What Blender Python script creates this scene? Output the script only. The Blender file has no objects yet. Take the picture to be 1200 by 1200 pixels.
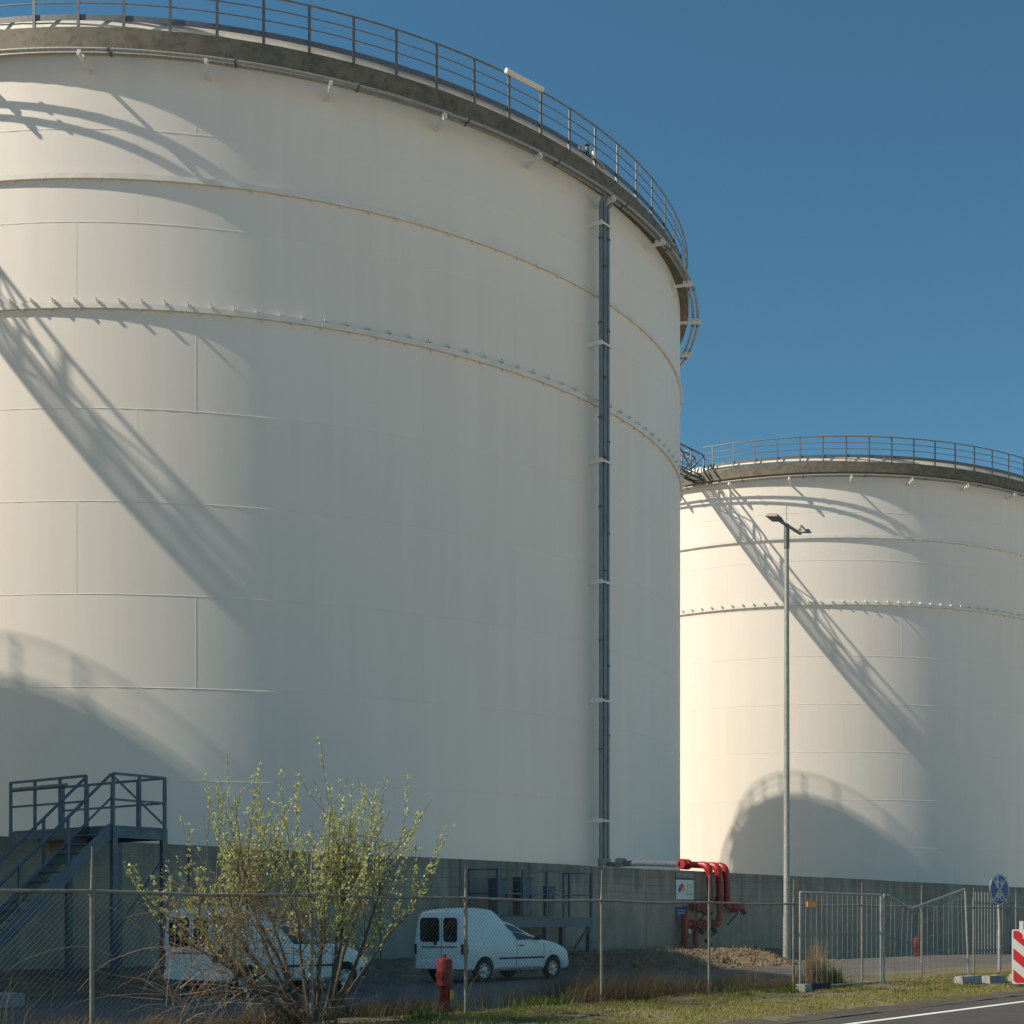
import bpy, math, random
from mathutils import Vector, Matrix
random.seed(7)
R_ = math.radians
C = bpy.context.scene.collection
scene = bpy.context.scene

# ------------------------------------------------------------------ camera
CAM_H = 1.55
cam_d = bpy.data.cameras.new('camera'); cam = bpy.data.objects.new('camera', cam_d); C.objects.link(cam)
cam.location = (0, 0, CAM_H); cam.rotation_euler = (R_(90), 0, 0)
cam_d.sensor_width = 36; cam_d.lens = 49.89
cam_d.shift_x = -0.1974; cam_d.shift_y = 0.3981
cam_d.clip_start = 0.1; cam_d.clip_end = 6000
scene.camera = cam

# ------------------------------------------------------------------ light
SUN_AZ, SUN_EL = -163.0, 42.3         # direction towards the sun, degrees from +X
w = bpy.data.worlds.new('World'); scene.world = w; w.use_nodes = True
nt = w.node_tree
sky = nt.nodes.new('ShaderNodeTexSky'); sky.sky_type = 'NISHITA'; sky.sun_disc = False
sky.sun_elevation = R_(SUN_EL); sky.sun_rotation = R_(90 - SUN_AZ)
sky.altitude = 0; sky.air_density = 1.0; sky.dust_density = 0.1; sky.ozone_density = 4.0
bg = nt.nodes['Background']; bg.inputs['Strength'].default_value = 0.064
tint = nt.nodes.new('ShaderNodeMix'); tint.data_type = 'RGBA'; tint.blend_type = 'MULTIPLY'; tint.inputs[0].default_value = 1.0
tint.inputs[7].default_value = (0.61, 0.95, 0.885, 1)      # deep, slightly cyan spring sky, the same in every direction
nt.links.new(sky.outputs['Color'], tint.inputs[6]); nt.links.new(tint.outputs[2], bg.inputs['Color'])
sl = bpy.data.lights.new('sun', 'SUN'); sl.energy = 3.5; sl.angle = R_(0.45); sl.color = (1.0, 0.87, 0.68)
sun = bpy.data.objects.new('sun', sl); C.objects.link(sun)
to_sun = Vector((math.cos(R_(SUN_AZ)) * math.cos(R_(SUN_EL)), math.sin(R_(SUN_AZ)) * math.cos(R_(SUN_EL)), math.sin(R_(SUN_EL))))
sun.rotation_euler = to_sun.to_track_quat('Z', 'Y').to_euler(); sun.location = (-60, -20, 70)
vs = scene.view_settings; vs.view_transform = 'Standard'; vs.look = 'None'; vs.exposure = 0.80; vs.gamma = 1.0
vs.use_curve_mapping = False

# ------------------------------------------------------------------ street frame: s along the wall, n towards the camera side
D = Vector((0.5536, 0.8328, 0)); N = Vector((0.8328, -0.5536, 0)); ROT = math.atan2(0.8328, 0.5536)
def W(s, n, z=0.0): return D * s + N * n + Vector((0, 0, z))

# ------------------------------------------------------------------ materials
def mat(name, col, rough=0.6, metal=0.0, col2=None, scale=3.0, stretch=(1, 1, 1), lo=0.35, hi=0.65, bump=0.0, bscale=40.0,
        coords='Object', spec=0.5, rand=0.0, col3=None, scale3=20.0, lo3=0.55, hi3=0.7, detail=6.0, transl=None):
    m = bpy.data.materials.new(name); m.use_nodes = True
    t = m.node_tree; b = t.nodes['Principled BSDF']
    b.inputs['Roughness'].default_value = rough; b.inputs['Metallic'].default_value = metal
    b.inputs['Specular IOR Level'].default_value = spec
    tc = t.nodes.new('ShaderNodeTexCoord')
    src = tc.outputs['Object']
    if coords == 'World':
        src = t.nodes.new('ShaderNodeNewGeometry').outputs['Position']
    def noise(sc, st):
        mp = t.nodes.new('ShaderNodeMapping'); mp.inputs['Scale'].default_value = st
        t.links.new(src, mp.inputs['Vector'])
        nz = t.nodes.new('ShaderNodeTexNoise'); nz.inputs['Scale'].default_value = sc; nz.inputs['Detail'].default_value = detail
        nz.inputs['Roughness'].default_value = 0.62
        t.links.new(mp.outputs['Vector'], nz.inputs['Vector'])
        return nz.outputs['Fac']
    def rng(fac, a, c):
        mr = t.nodes.new('ShaderNodeMapRange'); mr.inputs['From Min'].default_value = a; mr.inputs['From Max'].default_value = c
        t.links.new(fac, mr.inputs['Value']); return mr.outputs['Result']
    def mix(f, a, c):
        mx = t.nodes.new('ShaderNodeMix'); mx.data_type = 'RGBA'
        t.links.new(f, mx.inputs[0])
        for v, i in ((a, 6), (c, 7)):
            if isinstance(v, tuple): mx.inputs[i].default_value = (*v, 1)
            else: t.links.new(v, mx.inputs[i])
        return mx.outputs[2]
    cur = None
    if col2 is not None: cur = mix(rng(noise(scale, stretch), lo, hi), col, col2)
    if col3 is not None: cur = mix(rng(noise(scale3, stretch if False else (1, 1, 1)), lo3, hi3), cur if cur is not None else col, col3)
    if rand:
        oi = t.nodes.new('ShaderNodeObjectInfo')
        mr = t.nodes.new('ShaderNodeMapRange'); mr.inputs['To Min'].default_value = 1 - rand; mr.inputs['To Max'].default_value = 1 + rand
        t.links.new(oi.outputs['Random'], mr.inputs['Value'])
        hs = t.nodes.new('ShaderNodeHueSaturation')
        t.links.new(mr.outputs['Result'], hs.inputs['Value'])
        if cur is None: hs.inputs['Color'].default_value = (*col, 1)
        else: t.links.new(cur, hs.inputs['Color'])
        cur = hs.outputs['Color']
    if cur is None: b.inputs['Base Color'].default_value = (*col, 1)
    else: t.links.new(cur, b.inputs['Base Color'])
    if bump:
        bp = t.nodes.new('ShaderNodeBump'); bp.inputs['Strength'].default_value = bump; bp.inputs['Distance'].default_value = 0.02
        t.links.new(noise(bscale, (1, 1, 1)), bp.inputs['Height']); t.links.new(bp.outputs['Normal'], b.inputs['Normal'])
    if transl:
        tr = t.nodes.new('ShaderNodeBsdfTranslucent'); tr.inputs['Color'].default_value = (*transl, 1)
        ms = t.nodes.new('ShaderNodeMixShader'); ms.inputs[0].default_value = 0.4
        t.links.new(b.outputs[0], ms.inputs[1]); t.links.new(tr.outputs[0], ms.inputs[2])
        t.links.new(ms.outputs[0], t.nodes['Material Output'].inputs['Surface'])
    return m

MT = dict(
    shell=mat('white_tank_paint', (0.81, 0.762, 0.708), 0.5, col2=(0.765, 0.718, 0.666), scale=0.55, stretch=(3, 3, 0.12), lo=0.3, hi=0.75,
              coords='World', rand=0.012, spec=0.35, bump=0.03, bscale=0.5),
    white=mat('white_steel_paint', (0.78, 0.765, 0.73), 0.5, col2=(0.68, 0.66, 0.61), scale=2.0, spec=0.35),
    band=mat('weathered_galvanised_plate', (0.118, 0.103, 0.077), 0.65, 0.1, col2=(0.19, 0.167, 0.122), scale=1.6, coords='World', col3=(0.06, 0.058, 0.05), scale3=4.0, lo3=0.5, hi3=0.75),
    galv=mat('galvanised_steel', (0.17, 0.18, 0.185), 0.5, 0.3, col2=(0.12, 0.128, 0.134), scale=6.0, coords='World'),
    galv_light=mat('bright_galvanised_tube', (0.38, 0.38, 0.365), 0.5, 0.25, col2=(0.27, 0.268, 0.255), scale=9.0, coords='World'),
    pipe=mat('blue_grey_pipe_steel', (0.23, 0.26, 0.285), 0.5, 0.3, col2=(0.18, 0.205, 0.225), scale=2.0, coords='World'),
    stair=mat('blue_grey_stair_steel', (0.125, 0.16, 0.195), 0.5, 0.4, col2=(0.085, 0.115, 0.15), scale=4.0, coords='World'),
    concrete=mat('bund_wall_concrete', (0.43, 0.365, 0.285), 0.85, col2=(0.305, 0.26, 0.205), scale=1.6, stretch=(1.6, 1.6, 0.22), coords='World',
                 col3=(0.19, 0.18, 0.155), scale3=0.9, lo3=0.5, hi3=0.8, rand=0.10, bump=0.25, bscale=14.0),
    block=mat('grey_concrete_block', (0.36, 0.355, 0.33), 0.9, col2=(0.25, 0.245, 0.23), scale=5.0, coords='World', bump=0.3, bscale=40),
    asphalt=mat('road_asphalt', (0.062, 0.060, 0.057), 0.85, col2=(0.043, 0.042, 0.041), scale=0.8, coords='World', col3=(0.10, 0.097, 0.09), scale3=60, lo3=0.6, hi3=0.8, bump=0.4, bscale=90),
    yard=mat('yard_asphalt', (0.115, 0.112, 0.103), 0.9, col2=(0.082, 0.08, 0.075), scale=0.5, coords='World', col3=(0.18, 0.172, 0.155), scale3=30, lo3=0.6, hi3=0.8, bump=0.3, bscale=60),
    line=mat('road_line_paint', (0.72, 0.71, 0.68), 0.7, col2=(0.5, 0.49, 0.47), scale=7.0, lo=0.5, hi=0.75, coords='World'),
    soil=mat('verge_soil', (0.135, 0.105, 0.065), 0.95, col2=(0.20, 0.165, 0.10), scale=1.1, coords='World', col3=(0.085, 0.095, 0.03), scale3=0.55, lo3=0.45, hi3=0.62, bump=0.6, bscale=25),
    dirt=mat('loose_brown_dirt', (0.16, 0.115, 0.068), 0.95, col2=(0.26, 0.20, 0.125), scale=2.3, coords='World', col3=(0.09, 0.065, 0.04), scale3=4.0, lo3=0.5, hi3=0.65, bump=0.9, bscale=18),
    ground=mat('plain_ground', (0.58, 0.45, 0.31), 0.95, col2=(0.47, 0.36, 0.24), scale=0.2, coords='World'),
    vanwhite=mat('white_van_paint', (0.82, 0.815, 0.80), 0.28, spec=0.5, col2=(0.75, 0.745, 0.72), scale=1.5, lo=0.45, hi=0.8),
    plastic=mat('black_trim_plastic', (0.022, 0.023, 0.025), 0.6),
    greyplastic=mat('grey_bumper_plastic', (0.055, 0.058, 0.06), 0.6),
    glass=mat('dark_vehicle_glass', (0.012, 0.014, 0.016), 0.06, spec=0.7),
    cabglass=mat('tinted_cab_glass', (0.035, 0.055, 0.06), 0.06, spec=0.7),
    tyre=mat('tyre_rubber', (0.018, 0.018, 0.018), 0.85),
    rim=mat('silver_wheel_cover', (0.42, 0.43, 0.44), 0.35, 0.6),
    redlight=mat('red_lamp_lens', (0.33, 0.015, 0.012), 0.2),
    darkred=mat('smoked_lamp_lens', (0.05, 0.012, 0.012), 0.2),
    orange=mat('orange_plastic', (0.75, 0.27, 0.02), 0.5),
    red=mat('red_fire_pipe_paint', (0.40, 0.022, 0.022), 0.42, col2=(0.27, 0.016, 0.016), scale=5.0, coords='World'),
    redhyd=mat('red_hydrant_paint', (0.25, 0.013, 0.012), 0.5, col2=(0.16, 0.012, 0.011), scale=9.0),
    blue=mat('blue_sign_film', (0.012, 0.075, 0.33), 0.4, col2=(0.01, 0.06, 0.27), scale=6.0),
    vanblue=mat('blue_vinyl', (0.02, 0.06, 0.36), 0.4),
    signwhite=mat('white_sign_film', (0.72, 0.72, 0.70), 0.45),
    signgrey=mat('grey_sign_back', (0.30, 0.31, 0.31), 0.5, 0.4),
    tape=mat('beige_tape', (0.52, 0.50, 0.40), 0.6),
    yellow=mat('yellow_film', (0.72, 0.50, 0.03), 0.5),
    stripered=mat('red_reflective_film', (0.62, 0.03, 0.03), 0.45),
    black=mat('black_rubber', (0.02, 0.02, 0.02), 0.8, col2=(0.035, 0.034, 0.032), scale=6),
    bark=mat('bush_bark', (0.155, 0.125, 0.085), 0.9, col2=(0.085, 0.068, 0.05), scale=9.0, coords='World'),
    twig=mat('reddish_twig', (0.34, 0.215, 0.145), 0.85, col2=(0.42, 0.32, 0.22), scale=2.0, coords='World'),
    leaf=mat('young_leaf', (0.64, 0.62, 0.34), 0.55, col2=(0.42, 0.45, 0.17), scale=5.0, coords='World', transl=(0.55, 0.56, 0.22)),
    grass=mat('green_grass', (0.25, 0.25, 0.05), 0.7, col2=(0.36, 0.30, 0.11), scale=0.9, coords='World', transl=(0.2, 0.24, 0.04)),
    weed=mat('green_weed_leaf', (0.085, 0.14, 0.022), 0.6, col2=(0.12, 0.16, 0.03), scale=2.0, coords='World', transl=(0.12, 0.2, 0.03)),
    dry=mat('dry_grass', (0.155, 0.125, 0.075), 0.85, col2=(0.075, 0.058, 0.035), scale=1.2, coords='World', transl=(0.2, 0.13, 0.06)),
    straw=mat('straw_stalk', (0.42, 0.32, 0.18), 0.85, col2=(0.30, 0.22, 0.115), scale=3.0, coords='World', transl=(0.3, 0.22, 0.1)),
    lampgrey=mat('lamp_housing', (0.20, 0.195, 0.18), 0.5, 0.2),
    lampglass=mat('lamp_lens', (0.55, 0.56, 0.55), 0.15),
    wire=mat('galvanised_wire', (0.30, 0.305, 0.30), 0.55, 0.35),
    fence=mat('weathered_fence_tube', (0.27, 0.258, 0.23), 0.6, 0.2, col2=(0.17, 0.158, 0.14), scale=7.0, coords='World'),
    gutter=mat('dark_gutter_dirt', (0.055, 0.046, 0.036), 0.95, col2=(0.085, 0.07, 0.05), scale=4.0, coords='World'),
    chain=mat('weathered_fence_wire', (0.065, 0.065, 0.063), 0.75, 0.1),
    darkgrey=mat('dark_cabinet_grey', (0.09, 0.10, 0.11), 0.5, 0.2),
)

def add_drips(m, z0, z1, col):                            # dark water runs that start at the wall's top edge
    tr_ = m.node_tree; b = tr_.nodes['Principled BSDF']; old = b.inputs['Base Color'].links[0].from_socket
    ge = tr_.nodes.new('ShaderNodeNewGeometry'); sx_ = tr_.nodes.new('ShaderNodeSeparateXYZ'); tr_.links.new(ge.outputs['Position'], sx_.inputs[0])
    mr = tr_.nodes.new('ShaderNodeMapRange'); mr.inputs['From Min'].default_value = z0; mr.inputs['From Max'].default_value = z1; tr_.links.new(sx_.outputs['Z'], mr.inputs['Value'])
    mp = tr_.nodes.new('ShaderNodeMapping'); mp.inputs['Scale'].default_value = (3.5, 3.5, 0.12); tr_.links.new(ge.outputs['Position'], mp.inputs['Vector'])
    nz = tr_.nodes.new('ShaderNodeTexNoise'); nz.inputs['Scale'].default_value = 1.2; nz.inputs['Detail'].default_value = 4; tr_.links.new(mp.outputs[0], nz.inputs['Vector'])
    ad = tr_.nodes.new('ShaderNodeMath'); ad.operation = 'ADD'; tr_.links.new(mr.outputs[0], ad.inputs[0]); tr_.links.new(nz.outputs['Fac'], ad.inputs[1])
    m2 = tr_.nodes.new('ShaderNodeMapRange'); m2.inputs['From Min'].default_value = 1.15; m2.inputs['From Max'].default_value = 1.75; m2.inputs['To Max'].default_value = 0.75; tr_.links.new(ad.outputs[0], m2.inputs['Value'])
    mx = tr_.nodes.new('ShaderNodeMix'); mx.data_type = 'RGBA'; tr_.links.new(m2.outputs[0], mx.inputs[0]); tr_.links.new(old, mx.inputs[6]); mx.inputs[7].default_value = (*col, 1)
    tr_.links.new(mx.outputs[2], b.inputs['Base Color'])
add_drips(MT['concrete'], 0.9, 3.42, (0.11, 0.10, 0.085))

# ------------------------------------------------------------------ mesh helpers
class MB:
    def __init__(self): self.v = []; self.f = []
    def quad(self, a, b, c, d):
        i = len(self.v); self.v += [tuple(a), tuple(b), tuple(c), tuple(d)]; self.f.append((i, i + 1, i + 2, i + 3)); return self
    def poly(self, pts):
        i = len(self.v); self.v += [tuple(p) for p in pts]; self.f.append(tuple(range(i, i + len(pts)))); return self
    def box(self, x0, x1, y0, y1, z0, z1):
        i = len(self.v)
        self.v += [(x0, y0, z0), (x1, y0, z0), (x1, y1, z0), (x0, y1, z0), (x0, y0, z1), (x1, y0, z1), (x1, y1, z1), (x0, y1, z1)]
        self.f += [(i, i + 3, i + 2, i + 1), (i + 4, i + 5, i + 6, i + 7), (i, i + 1, i + 5, i + 4), (i + 1, i + 2, i + 6, i + 5), (i + 2, i + 3, i + 7, i + 6), (i + 3, i, i + 4, i + 7)]
        return self
    def bar(self, p, q, w, h, up=(0, 0, 1)):          # rectangular bar from p to q
        p = Vector(p); q = Vector(q); d = (q - p).normalized(); u = Vector(up)
        if abs(d.dot(u)) > 0.98: u = Vector((1, 0, 0))
        a = d.cross(u).normalized() * (w / 2); b = a.cross(d).normalized() * (h / 2)
        i = len(self.v)
        for c in (p, q): self.v += [tuple(c - a - b), tuple(c + a - b), tuple(c + a + b), tuple(c - a + b)]
        self.f += [(i, i + 1, i + 2, i + 3), (i + 7, i + 6, i + 5, i + 4)] + [(i + k, i + 4 + k, i + 4 + (k + 1) % 4, i + (k + 1) % 4) for k in range(4)]
        return self
    def tube(self, pts, r, n=8, caps=True, closed=False):
        pts = [Vector(p) for p in pts]; rs = r if isinstance(r, (list, tuple)) else [r] * len(pts)
        i0 = len(self.v); m = len(pts); prev = None
        for k, p in enumerate(pts):
            if closed: d = (pts[(k + 1) % m] - pts[k - 1])
            else: d = pts[min(k + 1, m - 1)] - pts[max(k - 1, 0)]
            d = d.normalized() if d.length > 1e-9 else Vector((0, 0, 1))
            if prev is None:
                u = Vector((0, 0, 1)) if abs(d.z) < 0.9 else Vector((1, 0, 0)); a = d.cross(u).normalized()
            else:
                a = (prev - d * prev.dot(d))
                a = a.normalized() if a.length > 1e-6 else d.orthogonal().normalized()
            prev = a; b = d.cross(a)
            for j in range(n):
                t = 2 * math.pi * j / n; self.v.append(tuple(p + (a * math.cos(t) + b * math.sin(t)) * rs[k]))
        for k in range(m if closed else m - 1):
            k2 = (k + 1) % m
            for j in range(n):
                self.f.append((i0 + k * n + j, i0 + k * n + (j + 1) % n, i0 + k2 * n + (j + 1) % n, i0 + k2 * n + j))
        if caps and not closed:
            self.f.append(tuple(i0 + j for j in range(n))[::-1]); self.f.append(tuple(i0 + (m - 1) * n + j for j in range(n)))
        return self
    def lathe(self, prof, seg=48, closed=False, a0=0.0, a1=360.0, M=None):
        full = abs(a1 - a0) >= 359.99; i0 = len(self.v); cnt = seg if full else seg + 1; p = len(prof)
        for k in range(cnt):
            t = R_(a0 + (a1 - a0) * k / seg)
            for (r, z) in prof:
                q = Vector((r * math.cos(t), r * math.sin(t), z))
                if M is not None: q = M @ q
                self.v.append(tuple(q))
        for k in range(seg):
            k2 = (k + 1) % cnt
            for j in range(p if closed else p - 1):
                j2 = (j + 1) % p
                self.f.append((i0 + k * p + j, i0 + k2 * p + j, i0 + k2 * p + j2, i0 + k * p + j2))
        return self
    def disc(self, c, axis, r, th, n=20):                # short solid cylinder
        axis = Vector(axis).normalized(); c = Vector(c)
        return self.tube([c - axis * th / 2, c + axis * th / 2], r, n)
    def mesh(self, name, smooth=None):
        me = bpy.data.meshes.new(name); me.from_pydata(self.v, [], self.f); me.update()
        if smooth:
            me.shade_smooth(); me.set_sharp_from_angle(angle=R_(smooth))
        return me
    def build(self, name, m, parent=None, smooth=None, loc=None, rz=0.0):
        return link(name, self.mesh(name, smooth), m, parent, loc, rz)

def link(name, me, m, parent=None, loc=None, rz=0.0):
    if m is not None and not me.materials: me.materials.append(m)
    o = bpy.data.objects.new(name, me); C.objects.link(o)
    if parent is not None: o.parent = parent
    if loc is not None: o.location = loc
    o.rotation_euler = (0, 0, rz)
    return o
def tag(o, label=None, cat=None, group=None, kind=None):
    if label: o['label'] = label
    if cat: o['category'] = cat
    if group: o['group'] = group
    if kind: o['kind'] = kind
    return o
def thing(name, loc, rz, label, cat, group=None):
    o = bpy.data.objects.new(name, None); C.objects.link(o); o.location = loc; o.rotation_euler = (0, 0, rz); o.empty_display_size = 0.3
    return tag(o, label, cat, group)
def circ(r, z, n=6, rr=0.03):                           # small round profile for a ring tube
    return [(r + rr * math.cos(2 * math.pi * k / n), z + rr * math.sin(2 * math.pi * k / n)) for k in range(n)]

# ------------------------------------------------------------------ terrain
def vnoise(x, y, seed=0):
    def h(i, j):
        q = math.sin(i * 127.1 + j * 311.7 + seed * 74.7) * 43758.5453; return q - math.floor(q)
    i, j = math.floor(x), math.floor(y); fx, fy = x - i, y - j
    fx = fx * fx * (3 - 2 * fx); fy = fy * fy * (3 - 2 * fy)
    return (h(i, j) * (1 - fx) + h(i + 1, j) * fx) * (1 - fy) + (h(i, j + 1) * (1 - fx) + h(i + 1, j + 1) * fx) * fy
def interp(x, xs, ys):
    if x <= xs[0]: return ys[0]
    for k in range(len(xs) - 1):
        if x <= xs[k + 1]: return ys[k] + (ys[k + 1] - ys[k]) * (x - xs[k]) / (xs[k + 1] - xs[k])
    return ys[-1]
def smooth01(t): t = max(0, min(1, t)); return t * t * (3 - 2 * t)
def verge_z(s, n):
    z = interp(n, [-19.3, -18.6, -16.5, -14.6, -13.7, -12.8, -11.6, -11.05, -10.85], [-0.06, 0.03, 0.12, 0.22, 0.25, 0.22, 0.10, 0.035, -0.05])
    return z + (vnoise(s * 1.3, n * 1.3, 1) - 0.5) * 0.07 * smooth01((n + 19.2) / 0.8) * smooth01((-11.05 - n) / 0.4) + (vnoise(s * 5, n * 5, 2) - 0.5) * 0.025
def bank_z(s, n):
    edge = -27.0 + 2.6 * smooth01((s - 33.0) / 2.5) * (1 - smooth01((s - 42.2) / 2.0)) + (vnoise(s * 0.9, 3, 5) - 0.5) * 0.8
    hgt = 0.44 - 0.85 * smooth01((s - 47.5) / 6.0)
    t = smooth01((edge - n) / 2.6)
    lump = (vnoise(s * 1.7, n * 1.7, 6) - 0.45) * 0.12 * smooth01((edge - n) / 0.6) * (1 - smooth01((s - 46) / 5)) * smooth01((s - 31) / 4)
    return -0.06 + (hgt + 0.06) * t + lump * smooth01((n + 30) / 1.0) + (vnoise(s * 4.5, n * 4.5, 8) - 0.5) * 0.06 * smooth01((edge - n) / 0.4)
def sheet(name, m, s0, s1, ds, n0, n1, dn, zf, kind='structure'):
    b = MB(); ns = int(round((s1 - s0) / ds)); nn = int(round((n1 - n0) / dn))
    for i in range(ns + 1):
        for j in range(nn + 1):
            s = s0 + (s1 - s0) * i / ns; n = n0 + (n1 - n0) * j / nn; b.v.append(tuple(W(s, n, zf(s, n))))
    for i in range(ns):
        for j in range(nn):
            a = i * (nn + 1) + j; b.f.append((a, a + nn + 1, a + nn + 2, a + 1)[::-1])
    o = b.build(name, m, smooth=60); o['kind'] = kind; return o

g = MB().quad((-3000, -3000, -0.5), (3000, -3000, -0.5), (3000, 3000, -0.5), (-3000, 3000, -0.5)).build('ground', MT['ground']); g['kind'] = 'structure'
sheet('road', MT['asphalt'], -60, 160, 4, -11.15, -3.2, 2.0, lambda s, n: 0.0)
sheet('bounce_ground', MT['ground'], -160, 260, 6, -3.2, 160, 6, lambda s, n: -0.01 + (vnoise(s * 0.1, n * 0.1, 3) - 0.5) * 0.1)  # unseen land across the road, made pale and warm to bounce sunlight back
sheet('yard_pavement', MT['yard'], -40, 140, 3, -27.6, -18.7, 0.9, lambda s, n: -0.004 - 0.35 * smooth01((-26.6 - n) / 1.0) * smooth01((s - 47) / 4))
sheet('verge', MT['soil'], -6, 60, 0.16, -19.3, -10.85, 0.13, verge_z)
sheet('dirt_bank', MT['dirt'], 8, 75, 0.16, -31.5, -24.0, 0.16, bank_z)
sheet('gutter', MT['gutter'], -20, 60, 0.3, -11.3, -10.78, 0.13, lambda s, n: 0.05 * smooth01((-10.8 - n) / 0.4) - 0.012 + (vnoise(s * 2, n * 3, 9) - 0.5) * 0.03 + 0.02)
o = sheet('road_edge_line', MT['line'], -60, 160, 4, -10.05, -9.9, 0.15, lambda s, n: 0.004)

# ------------------------------------------------------------------ storage tanks
TR = 20.566; COURSE = 3.267; BASE = -0.08
TS = 1.077                                              # tank size factor; the shapes below are drawn for a 20.57 m radius
C1 = Vector((-23.97, 75.82, -0.12)); C2 = Vector((9.70, 127.92, -0.14)); C0 = Vector((-57.3, 23.9, -0.12))
BAND0, BAND1, BANDR = 31.95, 32.65, TR + 0.42
RAIL_H = 1.70; POSTS = 84; POST_A = -89.77; BRK_A = -89.0
def plate_mesh():
    b = MB(); seg = 10; a = 22.5
    nrm = []
    e = 0.0
    for k in range(seg + 1):
        t = e + (R_(a) - 2 * e) * k / seg; c, s = math.cos(t), math.sin(t)
        for (r, z) in ((TR, 0.0), (TR, COURSE)):
            b.v.append((r * c, r * s, z)); nrm.append((c, s, 0))
    for k in range(seg):
        for j in range(1):
            i = k * 2 + j; b.f.append((i, i + 2, i + 3, i + 1))
    me = b.mesh('shell_plate'); me.shade_smooth()
    me.normals_split_custom_set_from_vertices(nrm)
    me.materials.append(MT['shell']); return me
PLATE = plate_mesh()
POSTM = MB().box(-0.016, 0.016, -0.05, 0.05, -0.06, RAIL_H).box(-0.12, -0.018, -0.012, 0.012, 0.0, 0.42).mesh('rail_post'); POSTM.materials.append(MT['galv'])
BRKM = MB().bar((TR - 0.03, 0, 31.30), (TR + 1.04, 0, 31.36), 0.09, 0.12).box(TR + 0.57, TR + 0.71, -0.06, 0.06, 31.40, 31.52).box(TR + 0.82, TR + 0.96, -0.06, 0.06, 31.425, 31.52).mesh('pipe_bracket'); BRKM.materials.append(MT['white'])

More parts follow.
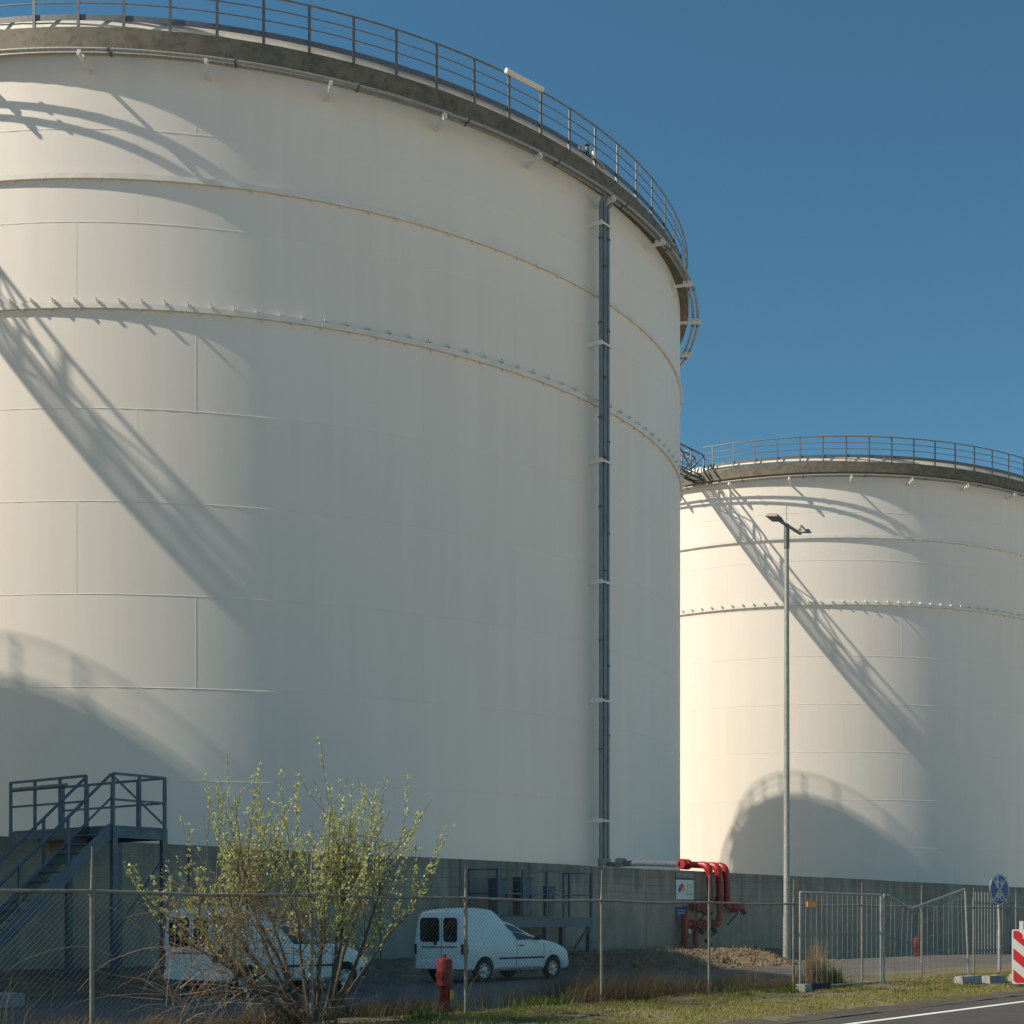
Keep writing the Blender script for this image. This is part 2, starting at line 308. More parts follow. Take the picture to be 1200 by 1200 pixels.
def make_tank(center, label, full=True, skip=None):
    t = thing('storage_tank', center, 0, label, 'tank', 'white storage tanks in a row behind the wall'); t.scale = (TS, TS, TS)
    # shell: courses of curved plates
    if full:
        for c in range(10):
            off = {1: -90.36, 0: -79.0, 2: -107.0}[c % 3]
            for k in range(16):
                link('shell_plate', PLATE, None, t, (0, 0, BASE + c * COURSE), R_(off + 22.5 * k))
        MB().lathe([(TR - 0.03, BASE), (TR - 0.03, BASE + 10 * COURSE)], 160).build('shell_liner', MT['white'], t, 40)
        for c in range(1, 10):
            z = BASE + c * COURSE
            MB().lathe([(TR - 0.003, z - 0.015), (TR + 0.007, z - 0.009), (TR + 0.0095, z), (TR + 0.007, z + 0.009), (TR - 0.003, z + 0.015)], 168).build('weld_seam', MT['shell'], t, 80)
        b = MB()
        for c in range(10):
            off = {1: -90.36, 0: -79.0, 2: -107.0}[c % 3]
            for k in range(16):
                a = R_(off + 22.5 * k); p = Vector((math.cos(a), math.sin(a), 0)) * TR
                b.tube([p + Vector((0, 0, BASE + c * COURSE)), p + Vector((0, 0, BASE + (c + 1) * COURSE))], 0.0025 if c % 3 == 2 else 0.006, 6, False)
        b.build('upright_welds', MT['shell'], t, 80)['kind'] = 'stuff'
    else:
        MB().lathe([(TR, BASE), (TR, BASE + 10 * COURSE)], 120).build('shell', MT['shell'], t, 60)
    # stiffener rings
    for z, nm in ((27.55, 'stiffener_ring'), (23.0, 'stiffener_ring')):
        MB().lathe([(TR - 0.01, z), (TR + 0.11, z), (TR + 0.11, z + 0.19), (TR + 0.098, z + 0.19), (TR + 0.098, z + 0.015), (TR - 0.01, z + 0.015)], 168, True).build(nm, MT['white'], t, 40)
    if full:
        b = MB()
        for k in range(168):
            a = R_(-96.68 + k * 360 / 168); c, s = math.cos(a), math.sin(a); rot = Matrix.Rotation(a, 4, 'Z')
            bb = MB().box(TR + 0.0, TR + 0.23, -0.06, -0.03, 23.195, 23.29).box(TR + 0.0, TR + 0.20, 0.03, 0.05, 23.195, 23.26).box(TR + 0.16, TR + 0.24, -0.075, -0.02, 23.29, 23.315)
            i = len(b.v); b.v += [tuple(rot @ Vector(v)) for v in bb.v]; b.f += [tuple(q + i for q in f) for f in bb.f]
        b.build('ring_clips', MT['white'], t)['kind'] = 'stuff'
        b = MB()
        for k in range(126):
            for z, aa in ((27.55, 0.0), (23.0, 0.9)):
                rot = Matrix.Rotation(R_(aa + -88.0 + k * 360 / 126), 4, 'Z')
                bb = MB().box(TR + 0.0, TR + 0.105, -0.02, 0.02, z - 0.10, z - 0.001)
                bb.v = [(x, y, zz + (0.08 if (x > TR + 0.05 and zz < z - 0.05) else 0)) for x, y, zz in bb.v]
                i = len(b.v); b.v += [tuple(rot @ Vector(v)) for v in bb.v]; b.f += [tuple(q + i for q in f) for f in bb.f]
        b.build('ring_gussets', MT['white'], t)['kind'] = 'stuff'
    # rim: galvanised band, steep roof edge and shallow dome
    MB().lathe([(TR - 0.05, BAND0), (BANDR, BAND0), (BANDR, BAND1), (BANDR - 0.02, BAND1), (BANDR - 0.02, BAND0 + 0.02), (TR - 0.05, BAND0 + 0.02)], 168, True).build('rim_band', MT['band'], t, 40)
    MB().lathe([(BANDR - 0.20, BAND1 - 0.06), (BANDR - 0.33, BAND1 + 0.44), (TR - 0.5, BAND1 + 0.72), (TR - 1.6, BAND1 + 0.90)] + [(TR * k / 6 - (1.7 if k == 5 else 0) * 0, BAND1 + 0.9 + 2.0 * (1 - (k / 6) ** 2)) for k in (5, 4, 3, 2, 1)] + [(0.01, BAND1 + 2.95)], 128).build('roof', MT['white'], t, 30)
    # ladder of ring pipes below the band
    for r in (0.64, 0.89):
        MB().lathe(circ(TR + r, 31.585, 8, 0.066), 168, True).build('ring_pipe', MT['galv_light'], t, 60)
    b = MB()
    for k in range(32):
        a = R_(BRK_A + 11.25 * k + 2.6); d = Vector((math.cos(a), math.sin(a), 0)); tg = Vector((-d.y, d.x, 0))
        for r in (0.64, 0.89): b.disc(d * (TR + r) + Vector((0, 0, 31.585)), tg, 0.095, 0.07, 10)
    b.build('pipe_couplings', MT['galv'], t, 40)['kind'] = 'stuff'
    for k in range(32): link('pipe_bracket', BRKM, None, t, None, R_(BRK_A + 11.25 * k))
    # guard rail: posts, rails and toe board
    def gone(a):
        return skip is not None and any(abs((a - q + 180) % 360 - 180) < w for q, w in skip)
    for k in range(POSTS):
        a = POST_A + k * 360 / POSTS
        if gone(a): continue
        p = Vector((math.cos(R_(a)), math.sin(R_(a)), 0)) * (BANDR - 0.06)
        link('rail_post', POSTM, None, t, (p.x, p.y, BAND1), R_(a))
    arcs = [(0, 360)]
    if skip:
        q = sorted([((c - w) % 360, (c + w) % 360) for c, w in skip])
        arcs = [(q[i][1], q[(i + 1) % len(q)][0] + (360 if q[(i + 1) % len(q)][0] <= q[i][1] else 0)) for i in range(len(q))]
    for a0, a1 in arcs:
        sg = max(8, int((a1 - a0) / 2.14))
        for fr, rr, nm in ((1.0, 0.04, 'top_rail'), (0.755, 0.024, 'middle_rail'), (0.51, 0.024, 'middle_rail')):
            MB().lathe(circ(BANDR - 0.06 + (0.0 if fr == 1.0 else -0.02), BAND1 + RAIL_H * fr + 0.01, 6, rr), sg, True, a0, a1).build(nm, MT['galv'], t, 60)
        z0, z1 = BAND1 + RAIL_H * 0.17, BAND1 + RAIL_H * 0.29
        MB().lathe([(BANDR - 0.115, z0), (BANDR - 0.10, z0), (BANDR - 0.10, z1), (BANDR - 0.115, z1)], sg, True, a0, a1).build('toe_board', MT['galv'], t, 40)
    return t
DA = math.degrees(ROT)                                  # direction of the tank row
def bridge_angle(sign): return DA + (180 if sign < 0 else 0) + (-4.6 if sign > 0 else 4.6)
T1 = make_tank(C1, 'huge white storage tank filling the left, three grey downpipes on its side', True, [(bridge_angle(1), 1.6), (bridge_angle(-1), 1.6)])
T2 = make_tank(C2, 'white storage tank at right, standing farther back behind the tall lamp post', True, [(bridge_angle(-1), 1.6)])
T2.scale = (1.091, 1.091, 1.091)
T0 = make_tank(C0, 'white storage tank out of frame at left whose round shadow falls on the next', False, [(bridge_angle(1), 1.6)])

# footbridges between the tank tops
def make_bridge(ca, ang, L, label):
    x0 = BANDR - 0.4; x1 = L - BANDR + 0.15
    t = thing('footbridge', ca, ang, label, 'bridge', 'lattice footbridges between the tank tops'); t.scale = (TS, TS, TS)
    zd = 32.62; yn, yf = -2.03, -1.28                      # local y is away from the camera side
    b = MB()
    for k in range(int((x1 - x0) / 0.11)): b.box(x0 + k * 0.11, x0 + k * 0.11 + 0.038, yn + 0.035, yf - 0.035, zd - 0.05, zd)
    b.build('deck_grating', MT['galv'], t)['kind'] = 'stuff'
    for y in (yn, yf):
        MB().box(x0, x1, y - 0.03, y + 0.03, zd - 0.24, zd - 0.02).build('girder', MT['galv'], t)
        MB().bar((x0, y, zd + 1.62), (x1, y, zd + 1.62), 0.10, 0.10).build('top_rail', MT['galv'], t)
        MB().bar((x0, y, zd + 0.12), (x1, y, zd + 0.12), 0.03, 0.09).build('toe_board', MT['galv'], t)
        n = 10
        for k in range(n + 1):
            x = x0 + (x1 - x0) * k / n
            MB().bar((x, y, zd - 0.02), (x, y, zd + 1.58), 0.09, 0.09).build('rail_post', MT['galv'], t)
            if k < n:
                x2 = x0 + (x1 - x0) * (k + 1) / n
                q = (zd + 0.2, zd + 1.58) if k % 2 else (zd + 1.58, zd + 0.2)
                MB().bar((x, y, q[0]), (x2, y, q[1]), 0.065, 0.065).build('diagonal', MT['galv'], t)
                MB().bar((x, y + 0.02, zd + 0.85), (x2, y + 0.02, zd + 0.85), 0.035, 0.035).build('middle_rail', MT['galv'], t)
    return t
make_bridge(C1, math.atan2(52.1, 33.67), 57.35, 'short steel footbridge joining the rims of the two white tanks')
make_bridge(Vector((-57.51, 25.37, -0.12)), ROT, 56.26, 'steel footbridge out of frame whose diagonal lattice shadow crosses the left tank')

# rim fittings on the left tank: a tube light and a box on the guard rail
def rim_point(a, r, z): return C1 + Vector((math.cos(R_(a)) * r, math.sin(R_(a)) * r, z)) * TS
o = MB().tube([rim_point(-47.6, BANDR + 0.09, BAND1 + RAIL_H + 0.02), rim_point(-42.7, BANDR + 0.09, BAND1 + RAIL_H + 0.02)], 0.11, 10).build('tube_light', MT['signwhite'], None, 50)
tag(o, 'long white tube light lying along the top rail of the left tank', 'light')
b = thing('valve_group', rim_point(-35.0, BANDR + 0.02, BAND1 + 0.25), R_(-35), 'small valves and fittings on the rim above the three downpipes', 'valve')
MB().tube([(0, -0.9, 0.0), (0, -0.3, 0.12), (0, 0.4, 0.05), (0, 0.9, -0.1)], 0.07, 8).build('pipe', MT['galv_light'], b, 50)
MB().tube([(0.05, -0.35, 0.0), (0.05, -0.35, 0.32)], [0.1, 0.06], 10).build('valve', MT['galv'], b, 50)
MB().tube([(0.05, 0.1, 0.0), (0.05, 0.1, 0.26)], [0.11, 0.08], 10).build('valve', MT['signwhite'], b, 50)
MB().disc((0.05, -0.35, 0.36), (0, 0, 1), 0.13, 0.03, 14).build('hand_wheel', MT['galv'], b, 50)

# three downpipes on the left tank
dp = thing('downpipes', C1, R_(-33.2), 'three parallel blue-grey downpipes running down the left tank', 'pipe'); dp.scale = (TS, TS, TS)
rp = TR + 0.60
for k, (y, r, top) in enumerate(((-0.25, 0.075, 31.0), (0.0, 0.10, 31.35), (0.235, 0.075, 30.9))):
    pts = [(rp - (0.0 if k == 1 else 0.0), y, 3.95), (rp, y, top)]
    pts += [(rp - 0.02, y + (0.05 if k == 0 else 0.0), top + 0.22), (rp - 0.02 + 0.1, y + (0.16 if k == 0 else 0.05 if k == 1 else 0.2), top + (0.5 if k != 1 else 0.35))]
    MB().tube(pts, r, 12).build('pipe', MT['pipe'], dp, 50)
    bb = MB()
    for z in ((8.6, 13.1, 18.6, 22.3, 26.2, 29.7) if k == 0 else (10.8, 16.0, 20.7, 24.0, 28.6, 30.3) if k == 1 else (9.2, 12.1, 17.6, 21.4, 26.0, 29.8)):
        bb.disc((rp, y, z), (0, 0, 1), r + 0.028, 0.06, 14)
    bb.build('pipe_couplings', MT['darkgrey'], dp, 50)['kind'] = 'stuff'
for z in (5.64, 10.6, 15.5, 20.5, 25.35, 30.3):
    MB().box(TR - 0.03, rp + 0.14, -0.36, -0.30, z - 0.09, z + 0.09).box(rp + 0.11, rp + 0.15, -0.30, 0.34, z - 0.045, z + 0.045).build('bracket', MT['white'], dp)

# pipe from the downpipes across to the red manifold
pA = C1 + Vector((math.cos(R_(-33.2)), math.sin(R_(-33.2)), 0)) * rp * TS; pA.z = 4.13
pB = W(43.28, -30.27, 3.62)
fp = thing('feed_pipe', pA, 0, 'blue-grey pipe running level along the wall top from tank to red pipes', 'pipe')
off = [Vector((0, 0, 0)), Vector((0.0, -0.12, -0.12)), Vector((0.35, -0.3, -0.15)), (pB - pA) * 0.5 + Vector((0, 0, 0.0)), pB - pA]
MB().tube(off, 0.12, 14).build('pipe', MT['stair'], fp, 50)
bb = MB()
for q in (0.22, 0.28): bb.disc((pB - pA) * q + Vector((0, 0, 0)), pB - pA, 0.19, 0.09, 16)
bb.build('flanges', MT['pipe'], fp, 50)['kind'] = 'stuff'
MB().tube([(0.0, 0, -0.25), (0, 0, 0.15)], 0.30, 14).build('end_box', MT['pipe'], fp, 50)

# ------------------------------------------------------------------ concrete bund wall made of panels
wall = thing('bund_wall', W(0, -30, 0), ROT, 'long grey concrete wall of upright panels in front of the tanks', 'wall')
PW = 3.15
def panel_mesh():
    b = MB(); g = 0.012; x0, x1 = g, PW - g; ch = 0.02
    # front face local y = 0 (camera side), back y = 0.28; bevelled front edges
    b.poly([(x0 + ch, 0, -0.5), (x1 - ch, 0, -0.5), (x1 - ch, 0, 3.38 - ch), (x0 + ch, 0, 3.38 - ch)])
    b.quad((x0, ch, -0.5), (x0 + ch, 0, -0.5), (x0 + ch, 0, 3.38 - ch), (x0, ch, 3.38))
    b.quad((x1 - ch, 0, -0.5), (x1, ch, -0.5), (x1, ch, 3.38), (x1 - ch, 0, 3.38 - ch))
    b.quad((x0 + ch, 0, 3.38 - ch), (x1 - ch, 0, 3.38 - ch), (x1, ch, 3.38), (x0, ch, 3.38))
    b.quad((x0, ch, 3.38), (x1, ch, 3.38), (x1, 0.28, 3.38), (x0, 0.28, 3.38))
    b.quad((x0, 0.28, -0.5), (x0, ch, -0.5), (x0, ch, 3.38), (x0, 0.28, 3.38))
    b.quad((x1, ch, -0.5), (x1, 0.28, -0.5), (x1, 0.28, 3.38), (x1, ch, 3.38))
    b.quad((x1, 0.28, -0.5), (x0, 0.28, -0.5), (x0, 0.28, 3.38), (x1, 0.28, 3.38))
    me = b.mesh('wall_panel'); me.materials.append(MT['concrete']); return me
PANEL = panel_mesh()
for k in range(-9, 28):
    link('wall_panel', PANEL, None, wall, (31.31 + PW * k + random.uniform(-0.004, 0.004), random.uniform(-0.006, 0.006), random.uniform(-0.012, 0.004)))
MB().box(31.31 - 9 * PW, 31.31 + 28 * PW, 0.10, 0.2, -0.5, 3.30).build('joint_filler', MT['plastic'], wall)

# ------------------------------------------------------------------ chain-link fence
FN = -13.7; RZ = 1.85
post_s = [3.1, 5.95] + [8.8, 11.72, 14.42, 17.44, 20.45, 23.34, 26.13, 28.99, 31.89, 34.6, 37.4, 40.2]
fence = thing('chain_link_fence', W(0, FN, 0), ROT, 'galvanised chain-link fence with barbed wire strands running past the bush', 'fence')
for s in post_s:
    zb = verge_z(s, FN) - 0.25; lean = random.uniform(-0.012, 0.012)
    b = MB().tube([(s, 0, zb), (s + lean * 0.5, 0, RZ + 0.03)], 0.025, 10)
    b.tube([(s + lean * 0.5, 0, RZ + 0.0), (s + lean, 0, RZ + 0.47)], [0.022, 0.009], 8)
    b.disc((s + lean * 0.5, 0, RZ - 0.02), (0, 0, 1), 0.032, 0.06, 10)
    b.build('post', MT['fence'], fence, 50)
pts = []
for k, s in enumerate(post_s):
    pts.append((s, 0, RZ))
    if k < len(post_s) - 1:
        pts.append(((s + post_s[k + 1]) / 2, 0, RZ + random.uniform(-0.025, 0.005)))
MB().tube(pts, 0.018, 8).build('top_rail', MT['fence'], fence, 60)
def along(h, sag):
    q = []
    for k in range(len(post_s) - 1):
        for i in range(4):
            x = post_s[k] + (post_s[k + 1] - post_s[k]) * i / 4; q.append((x, 0.012, h - sag * 4 * (i / 4) * (1 - i / 4)))
    return q
for h in (2.0, 2.13, 2.26):
    b = MB(); pth = along(h, 0.02); b.tube(pth, 0.0022, 4, False)
    for s in [post_s[0] + 0.2 * i for i in range(int((post_s[-1] - post_s[0]) / 0.2))]:
        z = h - 0.01; b.bar((s - 0.012, -0.012, z - 0.012), (s + 0.012, 0.03, z + 0.016), 0.002, 0.002)
    b.build('barbed_wire', MT['chain'], fence)
for k in range(len(post_s) - 1):
    a, c = post_s[k] + 0.03, post_s[k + 1] - 0.03; z0 = (verge_z(a, FN) + verge_z(c, FN)) / 2 + 0.03; z1 = RZ - 0.02
    b = MB(); p = 0.068; H = z1 - z0; Wd = c - a; r = 0.0018
    m = int((Wd + H) / p) + 1
    for i in range(m):
        for sg in (1, -1):
            x = -H + i * p + (0.5 * p if sg < 0 else 0); lo, hi = max(0, x), min(Wd, x + H)
            if hi - lo < 0.02: continue
            za, zc = lo - x, hi - x
            P = Vector((a + lo, 0.0 if sg > 0 else 0.006, z0 + za)); Q = Vector((a + hi, 0.0 if sg > 0 else 0.006, z0 + zc))
            if sg < 0:
                P = Vector((a + Wd - lo, 0.006, z0 + za)); Q = Vector((a + Wd - hi, 0.006, z0 + zc))
            b.tube([P, Q], r, 3, False)
    b.build('wire_mesh', MT['chain'], fence)['kind'] = 'stuff'

# ------------------------------------------------------------------ vans
ST = [  # x, bottom, belt, roof, half-width bottom / belt / roof
    (0.00, 0.44, 0.96, 1.70, 0.74, 0.812, 0.69), (0.05, 0.36, 0.96, 1.755, 0.79, 0.836, 0.705), (0.14, 0.31, 0.96, 1.785, 0.815, 0.843, 0.718), (0.34, 0.29, 0.96, 1.815, 0.82, 0.846, 0.73),
    (0.7, 0.27, 0.96, 1.835, 0.82, 0.848, 0.735), (1.0, 0.27, 0.96, 1.83, 0.82, 0.848, 0.735), (1.18, 0.27, 0.96, 1.80, 0.82, 0.848, 0.73), (1.36, 0.27, 0.965, 1.725, 0.82, 0.848, 0.715),
    (1.53, 0.27, 0.97, 1.62, 0.82, 0.848, 0.69), (1.66, 0.27, 0.975, 1.545, 0.82, 0.848, 0.66), (1.85, 0.27, 0.98, 1.505, 0.82, 0.848, 0.64), (2.1, 0.27, 0.985, 1.445, 0.82, 0.848, 0.625),
    (2.4, 0.27, 0.99, 1.325, 0.82, 0.847, 0.625), (2.7, 0.27, 0.99, 1.19, 0.82, 0.845, 0.645), (2.92, 0.27, 0.98, 1.095, 0.82, 0.842, 0.68), (3.05, 0.27, 0.965, 1.055, 0.82, 0.84, 0.685),
    (3.4, 0.26, 0.92, 1.00, 0.815, 0.832, 0.665), (3.7, 0.26, 0.86, 0.935, 0.80, 0.815, 0.635), (3.93, 0.26, 0.765, 0.83, 0.775, 0.785, 0.59), (4.07, 0.27, 0.68, 0.73, 0.74, 0.745, 0.54),
    (4.15, 0.29, 0.60, 0.64, 0.68, 0.69, 0.50), (4.2, 0.34, 0.52, 0.55, 0.60, 0.61, 0.44)]
def st_at(x):
    x = max(0, min(4.2, x))
    for k in range(len(ST) - 1):
        if x <= ST[k + 1][0]:
            p0, p1, p2, p3 = ST[max(k - 1, 0)], ST[k], ST[k + 1], ST[min(k + 2, len(ST) - 1)]
            h = p2[0] - p1[0]; t = (x - p1[0]) / h; out = [x]
            for i in range(1, 7):
                m1 = (p2[i] - p0[i]) / max(p2[0] - p0[0], 1e-6) * h; m2 = (p3[i] - p1[i]) / max(p3[0] - p1[0], 1e-6) * h
                if k == 0: m1 = (p2[i] - p1[i]) * 1.4
                out.append((2 * t**3 - 3 * t**2 + 1) * p1[i] + (t**3 - 2 * t**2 + t) * m1 + (-2 * t**3 + 3 * t**2) * p2[i] + (t**3 - t**2) * m2)
            return out
    return list(ST[-1])
def section(x):
    _, zb, zs, zr, wb, ws, wr = st_at(x); g = zr - zs
    return [(0, zb), (wb * 0.55, zb), (wb * 0.93, zb), (wb, zb + 0.05), (wb + 0.012, zb + 0.15), ((wb + ws) / 2 + 0.018, (zb + zs) / 2), (ws + 0.006, zs - 0.12), (ws, zs - 0.02), (ws - 0.006, zs + 0.02 * min(1, g * 3)),
            (ws + (wr - ws) * 0.45, zs + g * 0.5), (wr + 0.012, zr - min(0.16, g * 0.3)), (wr - 0.02, zr - min(0.075, g * 0.15)), (wr - 0.09, zr - min(0.022, g * 0.05)), (wr * 0.45, zr + 0.008), (0, zr + 0.014)]
def half_w(x, z):
    sec = section(x)[2:13]
    for (w0, z0), (w1, z1) in zip(sec, sec[1:]):
        if z0 <= z <= z1: return w0 + (w1 - w0) * (z - z0) / max(z1 - z0, 1e-6)
    return sec[-1][0]
def van_body_mesh():
    xs = sorted(set([round(4.2 * k / 56, 4) for k in range(57)] + [0.02, 0.05, 0.1, 4.12, 4.17]))
    b = MB(); rows = []
    for x in xs:
        sec = section(x); ring = [(x, w_, z_) for w_, z_ in sec] + [(x, -w_, z_) for w_, z_ in sec[-2:0:-1]]
        i = len(b.v); b.v += ring; rows.append((i, len(ring)))
    for (i, n), (j, _) in zip(rows, rows[1:]):
        for k in range(n): b.f.append((i + k, j + k, j + (k + 1) % n, i + (k + 1) % n)[::-1])
    b.f.append(tuple(rows[0][0] + k for k in range(rows[0][1]))[::-1]); b.f.append(tuple(rows[-1][0] + k for k in range(rows[-1][1])))
    me = b.mesh('body')
    o = bpy.data.objects.new('tmp_body', me); C.objects.link(o)
    cut = MB()
    for x in (0.76, 3.38):
        for s in (-1, 1):
            cut.tube([(x, s * 0.5, 0.29), (x, s * 1.1, 0.29)], 0.355, 28)
    c = bpy.data.objects.new('tmp_cut', cut.mesh('cut')); C.objects.link(c)
    md = o.modifiers.new('b', 'BOOLEAN'); md.operation = 'DIFFERENCE'; md.object = c; md.solver = 'EXACT'
    bpy.context.view_layer.update()
    ev = o.evaluated_get(bpy.context.evaluated_depsgraph_get())
    out = bpy.data.meshes.new_from_object(ev); out.name = 'body'
    bpy.data.objects.remove(o); bpy.data.objects.remove(c)
    out.shade_smooth(); out.set_sharp_from_angle(angle=R_(38)); out.materials.clear(); out.materials.append(MT['vanwhite'])
    return out
VANBODY = van_body_mesh()
def rrect(y0, y1, z0, z1, r, n=4):
    p = []
    for cx, cz, a in ((y1 - r, z1 - r, 0), (y0 + r, z1 - r, 90), (y0 + r, z0 + r, 180), (y1 - r, z0 + r, 270)):
        for k in range(n + 1):
            t = R_(a + 90 * k / n); p.append((cx + r * math.cos(t), cz + r * math.sin(t)))
    return p
def slab_x(pts, x0, x1):                                 # polygon in y,z extruded along x
    b = MB(); n = len(pts)
    b.poly([(x0, y, z) for y, z in pts]); b.poly([(x1, y, z) for y, z in pts][::-1])
    for k in range(n):
        (y0, z0), (y1, z1) = pts[k], pts[(k + 1) % n]; b.quad((x0, y0, z0), (x1, y0, z0), (x1, y1, z1), (x0, y1, z1))
    return b
def side_patch(side, xs, zlo, zhi, off=0.006, nz=4):       # patch lying just proud of the body side
    b = MB(); n = nz + 1
    for x in xs:
        z0, z1 = zlo(x), zhi(x)
        for k in range(n):
            z = z0 + (z1 - z0) * k / nz; b.v.append((x, side * (half_w(x, z) + off), z))
    for i in range(len(xs) - 1):
        for k in range(nz):
            a = i * n + k; b.f.append((a, a + n, a + n + 1, a + 1) if side < 0 else (a, a + 1, a + n + 1, a + n))
    return b
def lin(a, c, n): return [a + (c - a) * k / n for k in range(n + 1)]
def make_wheel(v, x, side, spokes):
    M = Matrix.Translation((x, side * 0.755, 0.292)) @ Matrix.Rotation(R_(-90 * side), 4, 'X')
    wh = bpy.data.objects.new('wheel', None); C.objects.link(wh); wh.parent = v; wh.location = (x, side * 0.755, 0.292); wh.rotation_euler = (R_(-90 * side), 0, 0)
    MB().lathe([(0.19, -0.085), (0.27, -0.09), (0.29, -0.065), (0.292, 0.065), (0.27, 0.09), (0.20, 0.085), (0.19, 0.05)], 32).build('tyre', MT['tyre'], wh, 50)
    MB().lathe([(0.195, 0.078), (0.185, 0.05), (0.10, 0.045), (0.085, 0.07), (0.02, 0.078), (0.001, 0.078)], 32).build('rim', MT['rim'], wh, 40)
    b = MB()
    for k in range(spokes):
        a = 2 * math.pi * k / spokes; d = Vector((math.cos(a), math.sin(a), 0)); t = Vector((-d.y, d.x, 0))
        b.poly([d * 0.125 - t * 0.018 + Vector((0, 0, 0.053)), d * 0.172 - t * 0.030 + Vector((0, 0, 0.057)), d * 0.172 + t * 0.030 + Vector((0, 0, 0.057)), d * 0.125 + t * 0.018 + Vector((0, 0, 0.053))])
    b.build('vent_holes', MT['plastic'], wh)['kind'] = 'stuff'
    MB().lathe([(0.001, -0.03), (0.34, -0.03)], 24).build('arch_liner', MT['plastic'], wh)
def make_van(s, n, label, style):
    v = thing('delivery_van', W(s, n, 0.0), ROT, label, 'van', 'white vans parked by the wall')
    link('body', VANBODY, None, v)
    x0 = -0.012
    # rear doors with wide left and narrow right window
    rw = slab_x(rrect(-0.03, 0.625, 1.0, 1.60, 0.09), x0, 0.03).build('rear_window', MT['glass'], v)
    rw = slab_x(rrect(-0.63, -0.17, 1.0, 1.60, 0.09), x0, 0.03).build('rear_window', MT['glass'], v)
    MB().box(-0.004, 0.02, -0.103, -0.09, 0.52, 1.60).build('door_gap', MT['plastic'], v)
    MB().box(-0.02, 0.02, -0.10, 0.56, 0.862, 0.887).build('door_trim', MT['plastic'], v)
    MB().box(-0.02, 0.02, -0.62, -0.12, 0.872, 0.892).build('door_trim', MT['plastic'], v)
    MB().disc((-0.012, 0.10, 0.965), (1, 0, 0), 0.05, 0.03, 18).build('badge', MT['darkgrey'], v, 40)
    MB().box(-0.018, 0.02, 0.05, 0.55, 0.60, 0.715).build('number_plate_panel', MT['vanwhite'], v)
    for sd in (-1, 1):
        side_patch(sd, lin(0.012, 0.15, 3), lambda x: 0.70, lambda x: 0.95, 0.008).build('tail_light', MT['redlight' if style == 'first' else 'darkred'], v)
        MB().box(-0.02, 0.012, sd * 0.795 - 0.045, sd * 0.795 + 0.02, 0.70, 0.95).build('tail_light', MT['redlight' if style == 'first' else 'darkred'], v)
        # side details
        side_patch(sd, lin(1.70, 2.74, 16), lambda x: min(st_at(x)[3] - 0.085, st_at(x)[2] + 0.05 + max(0, (1.95 - x) * 1.62)), lambda x: max(st_at(x)[2] + 0.055, st_at(x)[3] - 0.075), 0.007).build('cab_window', MT['cabglass'], v, 60)
        side_patch(sd, lin(1.26, 3.0, 18), lambda x: 0.555, lambda x: 0.60, 0.016, 1).build('rub_strip', MT['plastic'], v)
        side_patch(sd, lin(1.92, 1.935, 1), lambda x: 0.36, lambda x: 1.02, 0.004, 8).build('door_gap', MT['plastic'], v)
        side_patch(sd, lin(2.98, 2.995, 1), lambda x: 0.36, lambda x: 0.96, 0.004, 4).build('door_gap', MT['plastic'], v)
        side_patch(sd, lin(2.0, 2.16, 2), lambda x: 0.875, lambda x: 0.908, 0.02, 1).build('door_handle', MT['plastic'], v)
        side_patch(sd, lin(3.20, 3.28, 2), lambda x: 0.69, lambda x: 0.735, 0.008, 1).build('indicator', MT['orange'], v)
        mb = MB().tube([(2.64, sd * 0.80, 1.06), (2.68, sd * 0.90, 1.09), (2.68, sd * 0.99, 1.10)], [0.03, 0.07, 0.075], 10)
        mb.build('wing_mirror', MT['plastic'], v, 50)
        side_patch(sd, lin(3.90, 4.14, 6), lambda x: st_at(x)[2] - 0.13, lambda x: st_at(x)[2] - 0.01, 0.006).build('headlight', MT['lampglass'], v, 60)
        for x in (0.76, 3.38): make_wheel(v, x, sd, 7 if style != 'first' else 5)
        side_patch(sd, lin(3.80, 4.16, 8), lambda x: 0.30, lambda x: 0.50, 0.02, 3).build('front_bumper', MT['greyplastic' if style == 'first' else 'vanwhite'], v, 60)
        if style != 'first': side_patch(sd, lin(1.16, 2.95, 10), lambda x: 0.30, lambda x: 0.345, 0.006, 1).build('sill', MT['greyplastic'], v)
    b = MB()
    pts = [(-0.07, 0.74), (-0.02, 0.80), (0.22, 0.835), (0.22, 0.80), (0.0, 0.70)]
    for sd in (-1, 1): pass
    outline = [(0.30, -0.838), (0.02, -0.815), (-0.06, -0.72), (-0.085, 0.0), (-0.06, 0.72), (0.02, 0.815), (0.30, 0.838)]
    for (xa, ya), (xb, yb) in zip(outline, outline[1:]):
        b.quad((xa, ya, 0.34), (xa, ya, 0.53), (xb, yb, 0.53), (xb, yb, 0.34)); b.quad((xa, ya, 0.53), (0.2, ya * 0.9, 0.535), (0.2, yb * 0.9, 0.535), (xb, yb, 0.53)); b.quad((xa, ya, 0.34), (xb, yb, 0.34), (0.2, yb * 0.9, 0.33), (0.2, ya * 0.9, 0.33))
    b.build('rear_bumper', MT['vanwhite'], v, 40)
    ws = MB()
    for x in lin(2.1, 2.88, 8):
        zr = st_at(x)[3]; wr = st_at(x)[6]
        for q in (-1, -0.5, 0, 0.5, 1): ws.v.append((x, q * (wr - 0.11), zr + 0.02 - 0.03 * abs(q) ** 3))
    for i in range(8):
        for k in range(4): a = i * 5 + k; ws.f.append((a, a + 5, a + 6, a + 1))
    ws.build('windscreen', MT['glass'], v, 60)
    return v
v1 = make_van(17.95, -24.65, 'white van half hidden behind the leafy bush, dark front bumper', 'first')
